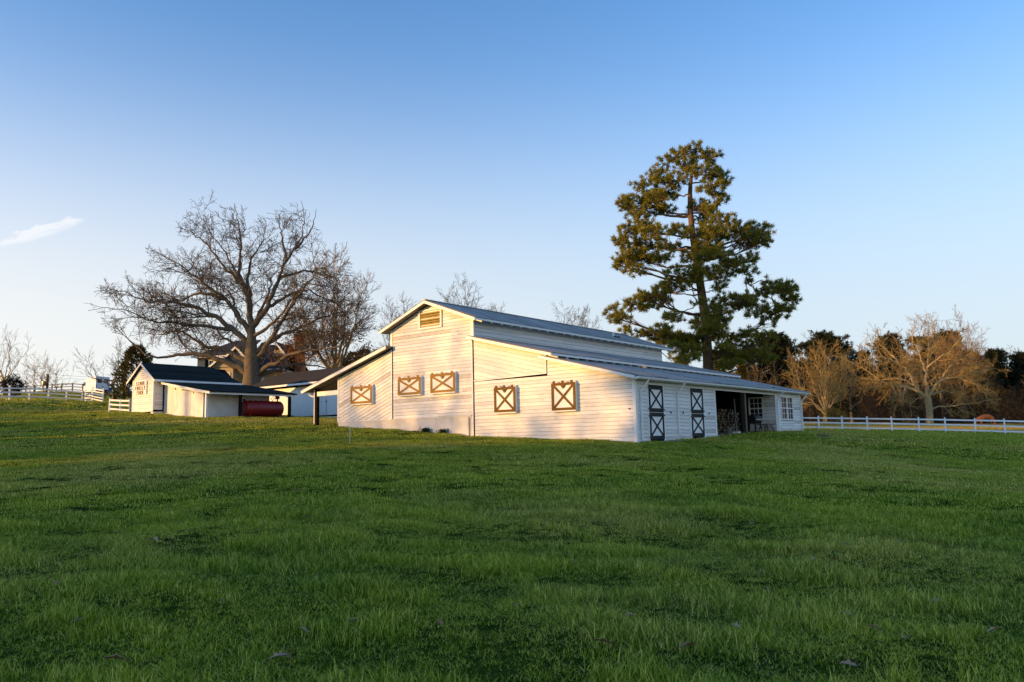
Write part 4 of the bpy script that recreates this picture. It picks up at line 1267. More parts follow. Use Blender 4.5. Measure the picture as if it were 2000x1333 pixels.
class Grower:
    """limbs into self.big, twigs into self.small"""
    def __init__(s, rng, dens, frac, ang, jit, trop, rmin=.009, maxl=3, seg=(1.0, .7, .4, .28), tipr=.3, flat=1.0, clipfn=None):
        s.rng, s.dens, s.frac, s.ang, s.jit, s.trop, s.rmin, s.maxl, s.seg, s.tipr, s.flat, s.clipfn = rng, dens, frac, ang, jit, trop, rmin, maxl, seg, tipr, flat, clipfn
        s.big, s.small, s.tips = Tubes(), Tubes(), []

    def limb(s, pts, r0, r1, lvl):
        n = len(pts); r = np.maximum(r1 + (r0 - r1) * (1 - np.linspace(0, 1, n)) ** (1.45 if lvl == 0 else 1), s.rmin)
        sides = (9, 6, 4, 3, 3)[lvl]
        (s.big if lvl <= 1 else s.small).add(pts, r, sides)
        if lvl >= s.maxl: s.tips.append(pts[-1]); s.tips.append(pts[n // 2]); return
        L = np.linalg.norm(np.diff(pts, axis=0), axis=1).sum()
        k = max(2, int(L * s.dens[lvl] * s.rng.uniform(.8, 1.2)))
        t0 = (.22, .15, .12, .1)[lvl]
        for j in range(k + 1):
            end = j == k
            t = 1.0 if end else t0 + (1 - t0) * (j + s.rng.random()) / k
            x = t * (n - 1); i = min(int(x), n - 2); p = pts[i] + (pts[i + 1] - pts[i]) * (x - i)
            tg = nrm(pts[i + 1] - pts[i])
            a = rad(s.rng.uniform(*s.ang)) * (.35 if end else 1)
            q = s.rng.normal(0, 1, 3); q[1] *= s.flat; q = nrm(q - tg * q.dot(tg))
            d = tg * math.cos(a) + q * math.sin(a)
            cl = L * s.rng.uniform(*s.frac[lvl]) * (1.15 - .65 * t) * (.35 if end and lvl == 0 else 1)
            cl = min(max(cl, (1.6, .7, .35, .2)[lvl]), (7, 3.2, 1.3, .6)[lvl])
            if s.clipfn and not s.clipfn(p + d * cl):
                if not s.clipfn(p + d * cl * .4): continue
                cl *= .4
            cr = max(s.rmin, min(r[i] * .62, .012 * cl + .004))
            nn = max(4, int(cl / s.seg[lvl]) + 2); nn = min(nn, 9)
            s.limb(wander(p, d, cl, nn, s.rng, s.jit, s.trop), cr, s.rmin * .8, lvl + 1)


def tree_obj(name, label, base, g, bark, twig, cat='tree', group=None, rz=0.0, extra=None):
    t = thing(name, label, cat, base, rz, group)
    link('trunk', g.big.mesh('trunk', bark), t)
    if g.small.b: link('crown', g.small.mesh('crown', twig), t)
    return t


# ---- the great bare oak behind the shed: its main limbs follow the tree
OY = 76.0
def oak_px(X, Y): return 180 + X / 3.252, 370 + Y / 3.252
OB = at(*oak_px(1012, 1250), OY); ob_z = gz(OB.x, OB.y)
OBASE = Vector((OB.x, OB.y, ob_z))
def opt(X, Y, dy=0.0):
    px, py = oak_px(X, Y); p = at(px, py, OY)
    s = (OY + dy) / OY
    return np.array(p - OBASE) + np.array([0, dy, 0])
rng = np.random.default_rng(5)
oak_limbs = [  # (points, r0, r1, depth drift)
    ([(1010, 1000), (1010, 860), (1005, 760), (990, 640), (955, 590), (930, 520), (945, 430), (940, 300), (930, 200), (905, 90)], .40, .03, 0),
    ([(1005, 740), (990, 620), (985, 460), (1035, 370), (1080, 290), (1070, 170)], .22, .02, 1.5),
    ([(950, 620), (925, 570), (870, 520), (810, 450), (740, 350), (650, 280), (570, 270)], .20, .02, -1.5),
    ([(995, 920), (960, 850), (900, 760), (830, 690), (760, 640), (650, 560), (560, 490), (450, 420), (370, 370)], .30, .02, 1.0),
    ([(830, 690), (730, 650), (620, 655), (520, 690), (420, 650), (330, 600), (220, 590)], .18, .02, 3.0),
    ([(1000, 1010), (945, 930), (860, 860), (770, 800), (650, 750), (500, 725), (400, 738), (300, 690), (190, 650), (80, 675)], .32, .02, -2.0),
    ([(900, 900), (800, 885), (700, 875), (540, 865), (430, 858), (340, 805), (250, 790), (120, 815)], .20, .02, -4.0),
    ([(985, 1120), (900, 1050), (820, 1010), (700, 1000), (610, 945), (530, 880), (420, 900), (320, 900), (180, 880)], .30, .02, 2.5),
    ([(985, 1185), (900, 1115), (820, 1075), (700, 1058), (600, 1045), (520, 1075), (440, 1090), (370, 1050), (300, 960), (210, 930)], .36, .03, -2.5),
    ([(1035, 880), (1110, 760), (1150, 660), (1200, 550), (1240, 460), (1300, 390), (1350, 300), (1365, 190), (1345, 95)], .32, .02, -1.0),
    ([(1235, 470), (1218, 380), (1195, 270), (1165, 180), (1190, 100)], .16, .02, 1.5),
    ([(1300, 390), (1390, 320), (1440, 260), (1470, 180)], .14, .02, -2.5),
    ([(1060, 1130), (1120, 1000), (1200, 870), (1300, 730), (1400, 600), (1450, 530), (1560, 512), (1640, 440), (1660, 380)], .30, .02, -3.0),
    ([(1120, 770), (1200, 690), (1290, 640), (1390, 632), (1460, 690), (1560, 730), (1640, 700)], .20, .02, 2.0),
    ([(1200, 560), (1290, 530), (1380, 500), (1470, 540), (1600, 510), (1670, 545)], .16, .02, 3.0),
    ([(1030, 1060), (1080, 990), (1180, 930), (1290, 885), (1400, 815), (1480, 790), (1580, 770), (1700, 740)], .28, .02, 2.0),
    ([(1045, 1190), (1130, 1130), (1250, 1070), (1330, 1040), (1450, 1035), (1560, 1030), (1660, 995), (1790, 940)], .30, .02, -3.5),
    ([(1050, 1215), (1150, 1150), (1260, 1100), (1370, 1100), (1470, 1130), (1560, 1110)], .26, .02, 3.0),
    ([(1060, 860), (1050, 760), (1100, 640), (1090, 540), (1130, 440), (1120, 360)], .18, .02, 4.0),
    ([(960, 850), (880, 800), (860, 700), (790, 600), (720, 540), (640, 470)], .18, .02, 5.0),
    ([(980, 800), (1010, 700), (960, 560), (900, 420), (840, 330), (800, 230)], .18, .02, -5.0),
    ([(1030, 950), (1150, 880), (1260, 800), (1330, 720), (1440, 650), (1540, 600)], .20, .02, -5.5),
    ([(990, 1060), (900, 980), (780, 930), (680, 830), (560, 790), (450, 800)], .20, .02, 6.0),
]
hull = [(70, 690), (130, 590), (290, 500), (320, 370), (540, 300), (570, 190), (800, 110), (850, 70), (1030, 100), (1110, 140), (1220, 110), (1310, 90), (1410, 110), (1490, 250), (1640, 370), (1690, 520), (1760, 600), (1760, 780), (1820, 930),
        (1720, 1010), (1600, 1110), (1400, 1150), (1100, 1200), (900, 1190), (600, 1090), (440, 1110), (330, 1060), (190, 930), (110, 830)]
hull = [(lambda q: (q[0], q[2]))(opt(990 + (h[0] - 990) * .94, 700 + (h[1] - 700) * .95)) for h in hull]
def in_hull(p):
    x, z = p[0], p[2]; c = False
    for i in range(len(hull)):
        (x1, z1), (x2, z2) = hull[i - 1], hull[i]
        if (z1 > z) != (z2 > z) and x < (x2 - x1) * (z - z1) / (z2 - z1) + x1: c = not c
    return c
g = Grower(rng, (1.5, 3.0, 5.6, 4), ((.22, .38), (.28, .48), (.28, .55), (.3, .5)), (25, 75), .22, np.array([0, 0, .03]), rmin=.0135, clipfn=in_hull)
tr_pts = np.array([opt(1012, 1290), opt(1012, 1230), opt(1014, 1150), opt(1010, 1060), opt(1012, 960), opt(1012, 880)])
g.big.add(resample(tr_pts, 12), np.array([1.05, .92, .82, .76, .72, .70, .66, .60, .52, .46, .40, .34]), 14)
placed = list(resample(tr_pts, 60))


def anchor_limb(P, placed):
    # every limb grows out of the wood already there
    Q = np.array(placed); d = np.hypot(Q[:, 0] - P[0][0], Q[:, 2] - P[0][2]); i = int(np.argmin(d + (Q[:, 2] > P[0][2] + .3) * .6))
    off = Q[i][1] - P[0][1]; n = len(P)
    return [Q[i]] + [p + np.array([0, off * (1 - .5 * k / n), 0]) for k, p in enumerate(P) if k]


for pts, r0, r1, dr in oak_limbs:
    n = len(pts); P = anchor_limb([opt(x, y, dr * (i / (n - 1)) ** 1.1) for i, (x, y) in enumerate(pts)], placed)
    P = resample(P, max(14, n * 3)); P[1:-1] += rng.normal(0, .07, (len(P) - 2, 3))
    placed += list(resample(P, 40)); g.limb(P, r0, r1, 0)
oak = tree_obj('oak_tree', 'huge spreading bare oak towering behind the small shed', OBASE, g, 'bark_grey', 'twig_grey')
print('oak', sum(len(v) for v in g.small.b.values()))


def generic_bare(seed, H, W, kind='fan', dens=(1.2, 2.8, 6.0, 4), rmin=.011, trunk_h=.22, leaders=7, maxl=3):
    rng = np.random.default_rng(seed)
    g = Grower(rng, dens, ((.28, .5), (.28, .5), (.3, .5), (.3, .5)), (22, 60), .18, np.array([0, 0, .06]), rmin=rmin, maxl=maxl)
    h0 = H * trunk_h; r0 = H * .022
    tp = wander(np.array([0, 0, -.4]), np.array([0, 0, 1.]), h0 + .4, 7, rng, .04, 0)
    g.big.add(tp, np.linspace(r0 * 1.25, r0 * .8, 7), 10)
    for k in range(leaders):
        az = 2 * math.pi * (k + rng.uniform(-.3, .3)) / leaders
        if k == 0: sp = .08
        else: sp = rng.uniform(.25, 1.0)
        ex, ez = W / 2 * sp, H * .9 * (1 - .42 * sp ** 1.6) * rng.uniform(.9, 1.0)
        if kind == 'tall': ex *= .8
        s0 = tp[rng.integers(3, 7)] if kind != 'fan' else tp[-1 - rng.integers(0, 2)]
        end = np.array([math.cos(az) * ex, math.sin(az) * ex, ez])
        mid = s0 + (end - s0) * .5 + np.array([math.cos(az), math.sin(az), 0]) * ex * (.18 if kind != 'tall' else .05)
        P = resample([s0, s0 * .6 + mid * .4 + rng.normal(0, .2, 3), mid + rng.normal(0, .25, 3), end], 14)
        P[1:-1] += rng.normal(0, .08, (12, 3))
        g.limb(P, r0 * rng.uniform(.4, .62), .02, 0)
    return g


def place_px(px, py, Y):
    p = at(px, py, Y); return Vector((p.x, p.y, gz(p.x, p.y)))


def height_for(px, py_top, Y, base): return at(px, py_top, Y).z - base.z


# ---- tree right behind the oak that keeps its rusty leaves on the lower boughs
B = place_px(648, 790, 86); H = height_for(660, 470, 86, B)
g = generic_bare(21, H, 13.5, 'fan', leaders=9, trunk_h=.2, rmin=.013)
t = tree_obj('oak_tree', 'smaller tree right of the big oak keeping rusty leaves on its lower boughs', B, g, 'bark_pale', 'twig_red')


def leaf_mesh(name, pts, size, rng, m, up=.0):
    n = len(pts); a = rng.normal(0, 1, (n, 3)); a /= np.linalg.norm(a, axis=1, keepdims=True)
    b = rng.normal(0, 1, (n, 3)); b -= a * (a * b).sum(1, keepdims=True); b /= np.linalg.norm(b, axis=1, keepdims=True)
    s = size * rng.uniform(.6, 1.3, (n, 1)); P = np.asarray(pts)
    V = np.stack([P - a * s, P - b * s * .45, P + a * s, P + b * s * .45], 1).reshape(-1, 3)
    F = np.arange(n * 4).reshape(-1, 4)
    return np_mesh(name, V, F, m)


rng = np.random.default_rng(8)
tips = np.array(g.tips); zt_ = tips[:, 2] / H
low = tips[(zt_ < .42)]
low = np.concatenate([low, low + rng.normal(0, .35, low.shape), low + rng.normal(0, .3, low.shape)])
extra = np.stack([rng.normal(-1.8, 3.0, 11000), rng.normal(-1.2, 2.0, 11000), 1.8 + rng.random(11000) ** 1.3 * H * .40], 1)
cl = np.sin(extra[:, 0] * 2.1 + 1) + np.sin(extra[:, 2] * 2.6) + np.sin(extra[:, 1] * 2.3 + extra[:, 0])
extra = extra[cl > .35]
link('leaves', leaf_mesh('leaves', np.concatenate([low, extra]), .105, rng, 'oak_leaf_dry'), t)['kind'] = 'stuff'

# ---- bare trees behind the barn roof
for i, (px, top, Y, W, lbl, sd) in enumerate(((905, 529, 95, 13.0, 'dark bare tree rising behind the barn ridge', 31), (785, 566, 105, 9.0, 'small bare tree peeping over the left slope of the barn roof', 33),
                                             (980, 586, 112, 7.0, 'low bare tree top just right of the dark one over the ridge', 34), (1105, 592, 118, 7.0, 'left of the two pale bare tree tops over the barn roof beside the pine', 35), (1150, 590, 120, 8.0, 'right of the two pale bare tree tops over the barn roof beside the pine', 36))):
    B = place_px(px, 790, Y); H = height_for(px, top, Y, B)
    tree_obj('bare_tree', lbl, B, generic_bare(sd, H, W, 'fan', leaders=6, trunk_h=.3), 'bark_grey', 'twig_grey')
# ---- left edge of the picture
for px, top, Y, W, lbl, sd, bk, tw in ((8, 648, 100, 8.5, 'tallest bare tree at the left edge above the dark shrub', 41, 'bark_pale', 'twig_grey'), (66, 707, 104, 4.2, 'reddish small bare tree left of the utility pole', 42, 'bark_pale', 'twig_red'),
                               (84, 716, 106, 3.4, 'slender small bare tree hiding the foot of the utility pole', 43, 'bark_pale', 'twig_pale'), (108, 716, 105, 3.6, 'pale small bare tree right of the utility pole', 44, 'bark_pale', 'twig_pale'),
                               (222, 672, 97, 9, 'bare tree behind the small shed with branches reaching left over the cars', 45, 'bark_grey', 'twig_grey'), (243, 690, 92, 5, 'low dark bare tree tucked behind the small shed gable', 46, 'bark_grey', 'twig_grey')):
    B = place_px(px, 775, Y); H = height_for(px, top, Y, B)
    tree_obj('bare_tree', lbl, B, generic_bare(sd, H, W, 'fan', leaders=6, trunk_h=.25, dens=(.9, 1.7, 3.0, 4)), bk, tw)


def cedar(name, label, px, py_top, Y, W, m, seed, py_b=790, n=2600, cat='tree', group=None, blunt=.9):
    B = place_px(px, py_b, Y); H = height_for(px, py_top, Y, B); rng = np.random.default_rng(seed)
    t = thing(name, label, cat, B, 0, group)
    tb = Tubes(); tp = wander(np.array([0, 0, -.3]), np.array([0, 0, 1.]), H * .95, 8, rng, .03, 0); tb.add(tp, np.linspace(H * .02, .03, 8), 7)
    h = rng.random(n) ** .8; az = rng.uniform(0, 6.283, n)
    R = W / 2 * (1 - h) ** blunt * (1 + .25 * np.sin(az * 5 + h * 14) + .18 * np.sin(az * 3 + h * 31)) + .12
    rr = R * np.sqrt(rng.uniform(.25, 1, n))
    P = np.stack([np.cos(az) * rr, np.sin(az) * rr, .3 + h * (H - .3)], 1)
    link('trunk', tb.mesh('trunk', 'pine_bark'), t)
    d = P * np.array([1, 1, 0]); d /= np.linalg.norm(d, axis=1, keepdims=True) + 1e-6; d = d + np.array([0, 0, .55]) + rng.normal(0, .35, (n, 3)); d /= np.linalg.norm(d, axis=1, keepdims=True)
    sidev = np.cross(d, rng.normal(0, 1, (n, 3))); sidev /= np.linalg.norm(sidev, axis=1, keepdims=True)
    s = (.10 + .022 * H) * rng.uniform(.6, 1.4, (n, 1))
    V = np.stack([P - sidev * s * .35, P + sidev * s * .35, P + d * s * 1.7], 1).reshape(-1, 3)
    link('crown', np_mesh('crown', V, np.arange(n * 3).reshape(-1, 3), m), t)
    return t


cedar('cedar_tree', 'dark brownish cedar behind the small shed gable', 264, 677, 90, 5.2, 'cedar_needle', 51, n=3600, blunt=.55)
cedar('cypress_tree', 'small golden cypress just behind the low end of the barn roof', 1455, 712, 82, 2.0, 'yellow_leaf', 52, 830, 1500)
for k, (px, top, Y, W) in enumerate(((668, 700, 112, 5), (690, 690, 114, 6.0), (712, 684, 116, 6.5), (738, 700, 112, 5))):
    cedar('evergreen_tree', ('olive evergreen farthest left behind the barn lean-to', 'olive evergreen second from left behind the barn lean-to', 'tallest olive evergreen behind the barn lean-to', 'olive evergreen nearest the barn gable behind the lean-to')[k],
          px, top, Y, W, 'cedar_needle', 60 + k, 790, 2600, group='olive evergreens behind the lean-to', blunt=.6)
# dark round shrub on the left hill
B = place_px(24, 768, 96); rng = np.random.default_rng(70); n = 3400
P = rng.normal(0, 1, (n, 3)); P /= np.linalg.norm(P, axis=1, keepdims=True); P *= (rng.uniform(.3, 1, (n, 1)) ** .5); P *= 1 + .18 * np.sin(P * 6 + 1).sum(1, keepdims=True)
P = P * np.array([1.5, 1.3, 1.25]) + np.array([0, 0, 1.5])
sh = thing('round_shrub', 'dark round leafy shrub behind the white fence at far left', 'shrub', B)
link('foliage', leaf_mesh('foliage', P, .11, rng, 'shrub_leaf'), sh)
tb = Tubes()
for k in range(5): tb.add(wander(np.array([0, 0, -.2]), np.array([rng.normal(0, .5), rng.normal(0, .5), 1.]), 1.8, 5, rng, .15, 0), np.linspace(.06, .02, 5), 5)
link('stems', tb.mesh('stems', 'bark_grey'), sh)

# ------------------------------------------------------------------ the tall pine
PY_ = 76.0
def pxy(X, Y): return 1150 + X / 2.836, 270 + Y / 2.836
PB_ = at(*pxy(665, 1500), PY_); PBASE = Vector((PB_.x, PB_.y, gz(PB_.x, PB_.y)))
def ppt(X, Y, dy=0.0): return np.array(at(*pxy(X, Y), PY_) - PBASE) + np.array([0, dy, 0])
ZP = PY_ / FPX / 2.836     # metres per tracing pixel
trunkP = [(668, 1620), (665, 1290), (652, 1130), (640, 950), (612, 780), (590, 620), (572, 540), (565, 440), (556, 300), (575, 150), (590, 75)]
TP = resample([ppt(x, y) for x, y in trunkP], 26)
pads = '''570 75 110 35,450 120 80 40,640 120 90 50,720 190 60 45,380 200 90 50,520 170 100 50,620 220 110 50,740 255 45 35,300 260 70 40,430 270 110 45,210 360 55 50,300 330 90 50,280 420 70 35,380 360 80 55,450 370 80 35,640 320 90 45,700 370 60 45,600 380 60 30,650 430 50 35,230 510 75 50,310 500 70 40,170 570 40 40,240 590 90 45,350 560 90 45,470 520 70 40,500 570 50 30,190 680 55 60,290 660 100 45,400 640 60 30,250 750 50 35,380 690 60 25,640 520 60 45,730 480 80 40,800 520 80 40,900 510 80 45,960 560 55 50,870 570 60 40,960 500 45 25,660 560 70 40,620 620 90 50,560 690 80 50,680 640 70 50,640 700 90 40,800 680 90 50,880 670 50 50,760 740 80 40,850 760 70 35,890 800 30 25,450 770 70 30,600 770 90 45,540 800 80 45,460 820 80 40,700 830 50 40,430 880 70 40,350 870 60 40,280 880 60 35,230 920 70 45,140 960 50 60,170 1000 60 40,310 930 80 35,560 940 40 30,520 970 50 25,440 1010 60 30,720 920 70 50,800 920 90 45,880 910 80 40,990 850 60 40,980 800 30 25,1080 830 60 50,1120 890 50 40,1060 960 70 40,980 950 60 35,900 980 60 30,1000 1010 50 40,640 1000 60 50,700 1020 80 45,600 1060 80 45,390 1080 60 45,450 1110 90 45,540 1120 90 45,660 1100 90 50,760 1110 80 45,880 1090 80 50,950 1120 70 50,870 1160 90 45,220 1070 60 30,300 1090 50 25,450 1180 60 40,560 1190 80 40,720 1180 70 45,800 1210 80 40,960 1210 60 40,740 1260 70 40,520 1240 60 40'''
pads = [tuple(float(q) for q in p.split()) for p in pads.split(',')]
rng = np.random.default_rng(77)
ptub, psm = Tubes(), Tubes()
nr_ = len(TP); ptub.add(TP, np.interp(np.linspace(0, 1, nr_), [0, .3, .6, .85, 1], [.56, .47, .36, .22, .06]), 12)
tuft_p, tuft_d, pine_ends = [], [], []
for (X, Y, rx, ry) in pads:
    c0 = ppt(X, Y)
    i = np.argmin(np.abs(TP[:, 2] - c0[2])); dx = abs(c0[0] - TP[i, 0])
    Rmax = 5.2 * min(1, (TP[-1, 2] - c0[2] + 1.2) / 7)
    dy = rng.choice([-1, 1]) * math.sqrt(max(.3, Rmax ** 2 - min(dx, Rmax * .95) ** 2)) * rng.uniform(.1, .75)
    if dx < 1.6: dy = -abs(dy)
    for mir in (0, 1):
        # the photograph shows one side; the far side of the crown carries pads of its own
        if mir and rng.random() < .6: continue
        if mir: dy = -dy * rng.uniform(.5, 1)
        c = c0 + np.array([0, dy, 0]); dist = math.hypot(c[0] - TP[i, 0], dy)
        st = TP[max(0, np.argmin(np.abs(TP[:, 2] - (c[2] - .28 * dist - .2))))]
        mid = st * .5 + c * .5 + np.array([0, 0, -.10 * dist]) + rng.normal(0, .15, 3)
        end = c + np.array([0, 0, -ry * ZP * .35])
        prev_ = [e for e in pine_ends if 1.0 < np.linalg.norm(e - end) < 3.2 and math.hypot(*(e - TP[i])[:2]) < dist]
        r0_ = .035 + .018 * dist
        if prev_ and rng.random() < .72:
            st = min(prev_, key=lambda e: np.linalg.norm(e - end)); mid = (st + end) / 2 + rng.normal(0, .15, 3); r0_ = .05
        bp = resample([st, st * .6 + mid * .4 + rng.normal(0, .16, 3), mid + rng.normal(0, .14, 3), end], 10)
        bp[1:-1] += rng.normal(0, .07, (8, 3))
        ptub.add(bp, np.linspace(r0_, .03, 10), 6); pine_ends.append(end)
        ax, az_ = rx * ZP * 1.1, ry * ZP * 1.0
        nt_ = int(max(7, rx * ry / 484 * 4.7))
        for _ in range(nt_):
            u = rng.normal(0, 1, 3); u /= np.linalg.norm(u); u *= rng.random() ** .4
            q = c + u * np.array([ax, ax * .8, az_])
            tuft_p.append(q); d = nrm((q - end) * np.array([1, 1, .6]) + np.array([0, 0, .45])); tuft_d.append(d)
            if rng.random() < .8:
                j = rng.integers(5, 10); psm.add(np.array([bp[j], bp[j] * .45 + q * .55 + rng.normal(0, .06, 3), q]), np.array([.03, .022, .014]), 3)
tuft_p, tuft_d = np.array(tuft_p), np.array(tuft_d)


def needle_tufts(P, D, rng, k, ln, w, m, name='crown', spread=.75):
    n = len(P)
    P2 = np.repeat(P, k, 0); D2 = np.repeat(D, k, 0)
    d = D2 + rng.normal(0, spread, D2.shape); d /= np.linalg.norm(d, axis=1, keepdims=True)
    s = np.cross(d, rng.normal(0, 1, d.shape)); s /= np.linalg.norm(s, axis=1, keepdims=True)
    L = ln * rng.uniform(.6, 1.25, (n * k, 1))
    b = P2 + rng.normal(0, ln * .22, P2.shape)
    V = np.stack([b - s * w, b + s * w, b + d * L], 1).reshape(-1, 3)
    return np_mesh(name, V, np.arange(n * k * 3).reshape(-1, 3), m)


pine = thing('pine_tree', 'tall lone pine with tufted golden green crown behind the barn', 'tree', PBASE)
link('trunk', ptub.mesh('trunk', 'pine_bark'), pine)
link('branches', psm.mesh('branches', 'pine_bark'), pine)
link('crown', needle_tufts(tuft_p, tuft_d, rng, 44, .37, .030, 'pine_needle', spread=.9), pine)
print('pine tufts', len(tuft_p))

# ------------------------------------------------------------------ right side: the golden trees and the wood behind
# spreading pale oak in the paddock, limbs traced
GY = 130.0
def gpx(X, Y): return 1660 + X / 5.332, 590 + Y / 5.332
GB = at(*gpx(830, 1270), GY); GBASE = Vector((GB.x, GB.y, gz(GB.x, GB.y)))
def gp(X, Y, dy=0.0): return np.array(at(*gpx(X, Y), GY) - GBASE) + np.array([0, dy, 0])
rng = np.random.default_rng(15)
gl = [([(800, 1000), (740, 960), (690, 900), (650, 780), (610, 700), (530, 630), (440, 590), (360, 560), (290, 480)], .42, 1),
      ([(760, 990), (700, 930), (600, 895), (520, 875), (430, 870), (340, 870), (250, 800), (150, 740), (60, 680), (-60, 640)], .36, -2),
      ([(700, 920), (560, 880), (510, 960), (470, 1020), (430, 1060)], .16, -4), ([(430, 870), (400, 930), (360, 990)], .12, -3),
      ([(540, 640), (500, 570), (450, 500), (400, 430), (380, 340)], .2, 3), ([(810, 1000), (800, 880), (790, 790), (740, 760), (700, 740)], .24, 1.5),
      ([(805, 990), (800, 860), (800, 720), (815, 580), (815, 440), (830, 330), (820, 220)], .32, 0), ([(810, 600), (870, 500), (900, 400), (930, 300), (930, 210)], .2, 2),
      ([(795, 740), (720, 560), (620, 480), (600, 380), (620, 270)], .2, -2), ([(820, 720), (880, 590), (960, 560), (1020, 480), (1060, 380)], .2, -3),
      ([(850, 1000), (880, 900), (930, 830), (1020, 795), (1140, 785), (1250, 760), (1350, 750), (1450, 720), (1560, 690)], .36, 1),
      ([(930, 830), (1000, 760), (1080, 745), (1150, 740), (1250, 690), (1380, 640), (1500, 620)], .2, 4), ([(1140, 785), (1200, 830), (1290, 860), (1330, 950), (1360, 1030)], .18, -3),
      ([(1250, 760), (1360, 820), (1420, 890), (1520, 910)], .15, 2), ([(840, 1130), (900, 1090), (1000, 1080), (1130, 1080), (1250, 1060), (1370, 1030)], .18, -2),
      ([(860, 990), (960, 930), (1080, 930), (1190, 930), (1260, 990), (1300, 1090)], .2, 3), ([(760, 1010), (700, 1000), (640, 1050), (600, 1080), (630, 1120), (610, 1180)], .1, -1),
      ([(940, 720), (1060, 650), (1150, 600), (1240, 540), (1300, 470)], .2, -1), ([(690, 880), (600, 780), (500, 790), (420, 790), (300, 770)], .18, 5), ([(840, 950), (860, 830), (840, 760), (900, 650), (980, 620)], .2, 6)]
g = Grower(rng, (1.5, 3.0, 7.0, 4), ((.25, .42), (.28, .46), (.28, .55), (.3, .5)), (25, 72), .25, np.array([0, 0, .03]), rmin=.013)
tp = resample([gp(835, 1320), gp(832, 1240), gp(830, 1120), gp(815, 1040), gp(805, 985)], 8)
g.big.add(tp, np.array([.85, .60, .54, .52, .52, .54, .58, .52]), 12); placed = list(resample(tp, 40))
for pts, r0, dr in gl:
    n = len(pts); P = resample(anchor_limb([gp(x, y, dr * (i / (n - 1))) for i, (x, y) in enumerate(pts)], placed), max(12, n * 2)); P[1:-1] += rng.normal(0, .1, (len(P) - 2, 3)); placed += list(resample(P, 40)); g.limb(P, r0, .03, 0)
tree_obj('spreading_oak', 'wide spreading bare tree with thick pale trunk beyond the paddock fence', GBASE, g, 'bark_pale', 'twig_pale')
print('spreading', sum(len(v) for v in g.small.b.values()))
B = place_px(1612, 826, 118); H = height_for(1612, 662, 118, B)
tree_obj('bare_tree', 'golden vase-shaped bare tree beside the right end of the barn', B, generic_bare(81, H, 12.5, 'fan', leaders=11, trunk_h=.13, rmin=.012), 'bark_pale', 'twig_pale')
B = place_px(1664, 828, 122); H = height_for(1664, 700, 122, B)
tree_obj('bare_tree', 'thin brownish bare tree between the golden one and the spreading one', B, generic_bare(82, H, 9, 'fan', leaders=7, trunk_h=.3, rmin=.012), 'bark_grey', 'twig_pale')
B = place_px(1888, 826, 150); H = height_for(1888, 608, 150, B)
tree_obj('bare_tree', 'tallest reddish bare tree rising above the wood at right', B, generic_bare(83, H, 15, 'tall', leaders=8, trunk_h=.3, rmin=.013), 'bark_grey', 'twig_red')
cedar('evergreen_tree', 'young dark evergreen at the foot of the golden bare trees', 1645, 742, 124, 6, 'dark_needle', 84, 828, 2600, blunt=.7)
cedar('yellow_shrub', 'yellow leafy shrub just over the fence below the golden trees', 1628, 798, 112, 4.2, 'yellow_leaf', 85, 830, 900, 'shrub', blunt=.5)


def pine_generic(seed, H, W, m='dark_needle', k=16, nc=70):
    rng = np.random.default_rng(seed); tb = Tubes()
    tp = wander(np.array([0, 0, -.4]), np.array([0, 0, 1.]), H, 10, rng, .03, 0); tb.add(tp, np.linspace(H * .016, .05, 10), 8)
    P, D = [], []
    for i in range(nc):
        h = .35 + .63 * rng.random(); az = rng.uniform(0, 6.283)
        R = W / 2 * (1.15 - h) ** .55 * rng.uniform(.55, 1.0)
        s = np.array([np.interp(h * H, tp[:, 2], tp[:, q]) for q in range(3)])
        e = s + np.array([math.cos(az) * R, math.sin(az) * R, .25 * R])
        tb.add(resample([s, s * .5 + e * .5 - np.array([0, 0, .1 * R]), e], 6), np.linspace(.09, .03, 6), 4)
        for _ in range(9):
            q = e + rng.normal(0, 1, 3) * np.array([.75, .75, .35]) - (e - s) * rng.uniform(0, .4) * np.array([1, 1, 1]); P.append(q); D.append(nrm(q - s + np.array([0, 0, .8])))
    return tb, needle_tufts(np.array(P), np.array(D), rng, k, .75, .10, m)


pv = [pine_generic(90 + i, 19, 8.5) for i in range(3)]
pvm = [(tb.mesh('trunk', 'pine_bark'), nm) for tb, nm in pv]
bv = [generic_bare(100 + i, 17, 9, 'tall' if i else 'fan', leaders=6, trunk_h=.32, rmin=.022, dens=(.7, 1.2, 2.0, 3)) for i in range(3)]
bvm = [(x.big.mesh('trunk', 'bark_grey' if i else 'bark_pale'), x.small.mesh('crown', 'twig_red' if i == 1 else 'twig_grey')) for i, x in enumerate(bv)]


def forest_tree(px, Y, H, kind, label, group, seed):
    rr = random.Random(seed); B = place_px(px, 825, Y)
    ms = (pvm if kind == 'p' else bvm)[seed % 3]
    t = thing('forest_pine' if kind == 'p' else 'forest_tree', label, 'tree', B, rr.uniform(0, 6.28), group)
    s = H / (19 if kind == 'p' else 17); t.scale = (s * rr.uniform(.9, 1.1), s * rr.uniform(.9, 1.1), s)
    link('trunk', ms[0], t); link('crown', ms[1], t)


ORD = ('leftmost', 'second from the left', 'third from the left', 'fourth from the left', 'fifth from the left', 'sixth from the left', 'seventh from the left', 'eighth from the left', 'ninth from the left', 'tenth from the left')
ZONES = ((1495, 'behind the tall pine'), (1600, 'just right of the tall pine'), (1705, 'behind the golden tree'), (1875, 'behind the spreading tree'), (1975, 'right of the spreading tree'), (9999, 'at the picture edge'))
_cnt = {}
def wood_label(kind, pxs, px):
    lo = 0
    for hi, zn in ZONES:
        if px < hi:
            k = sorted(q for q in pxs if lo <= q < hi).index(px); break
        lo = hi
    return '%s %s in the wood %s' % (ORD[k], kind, zn)


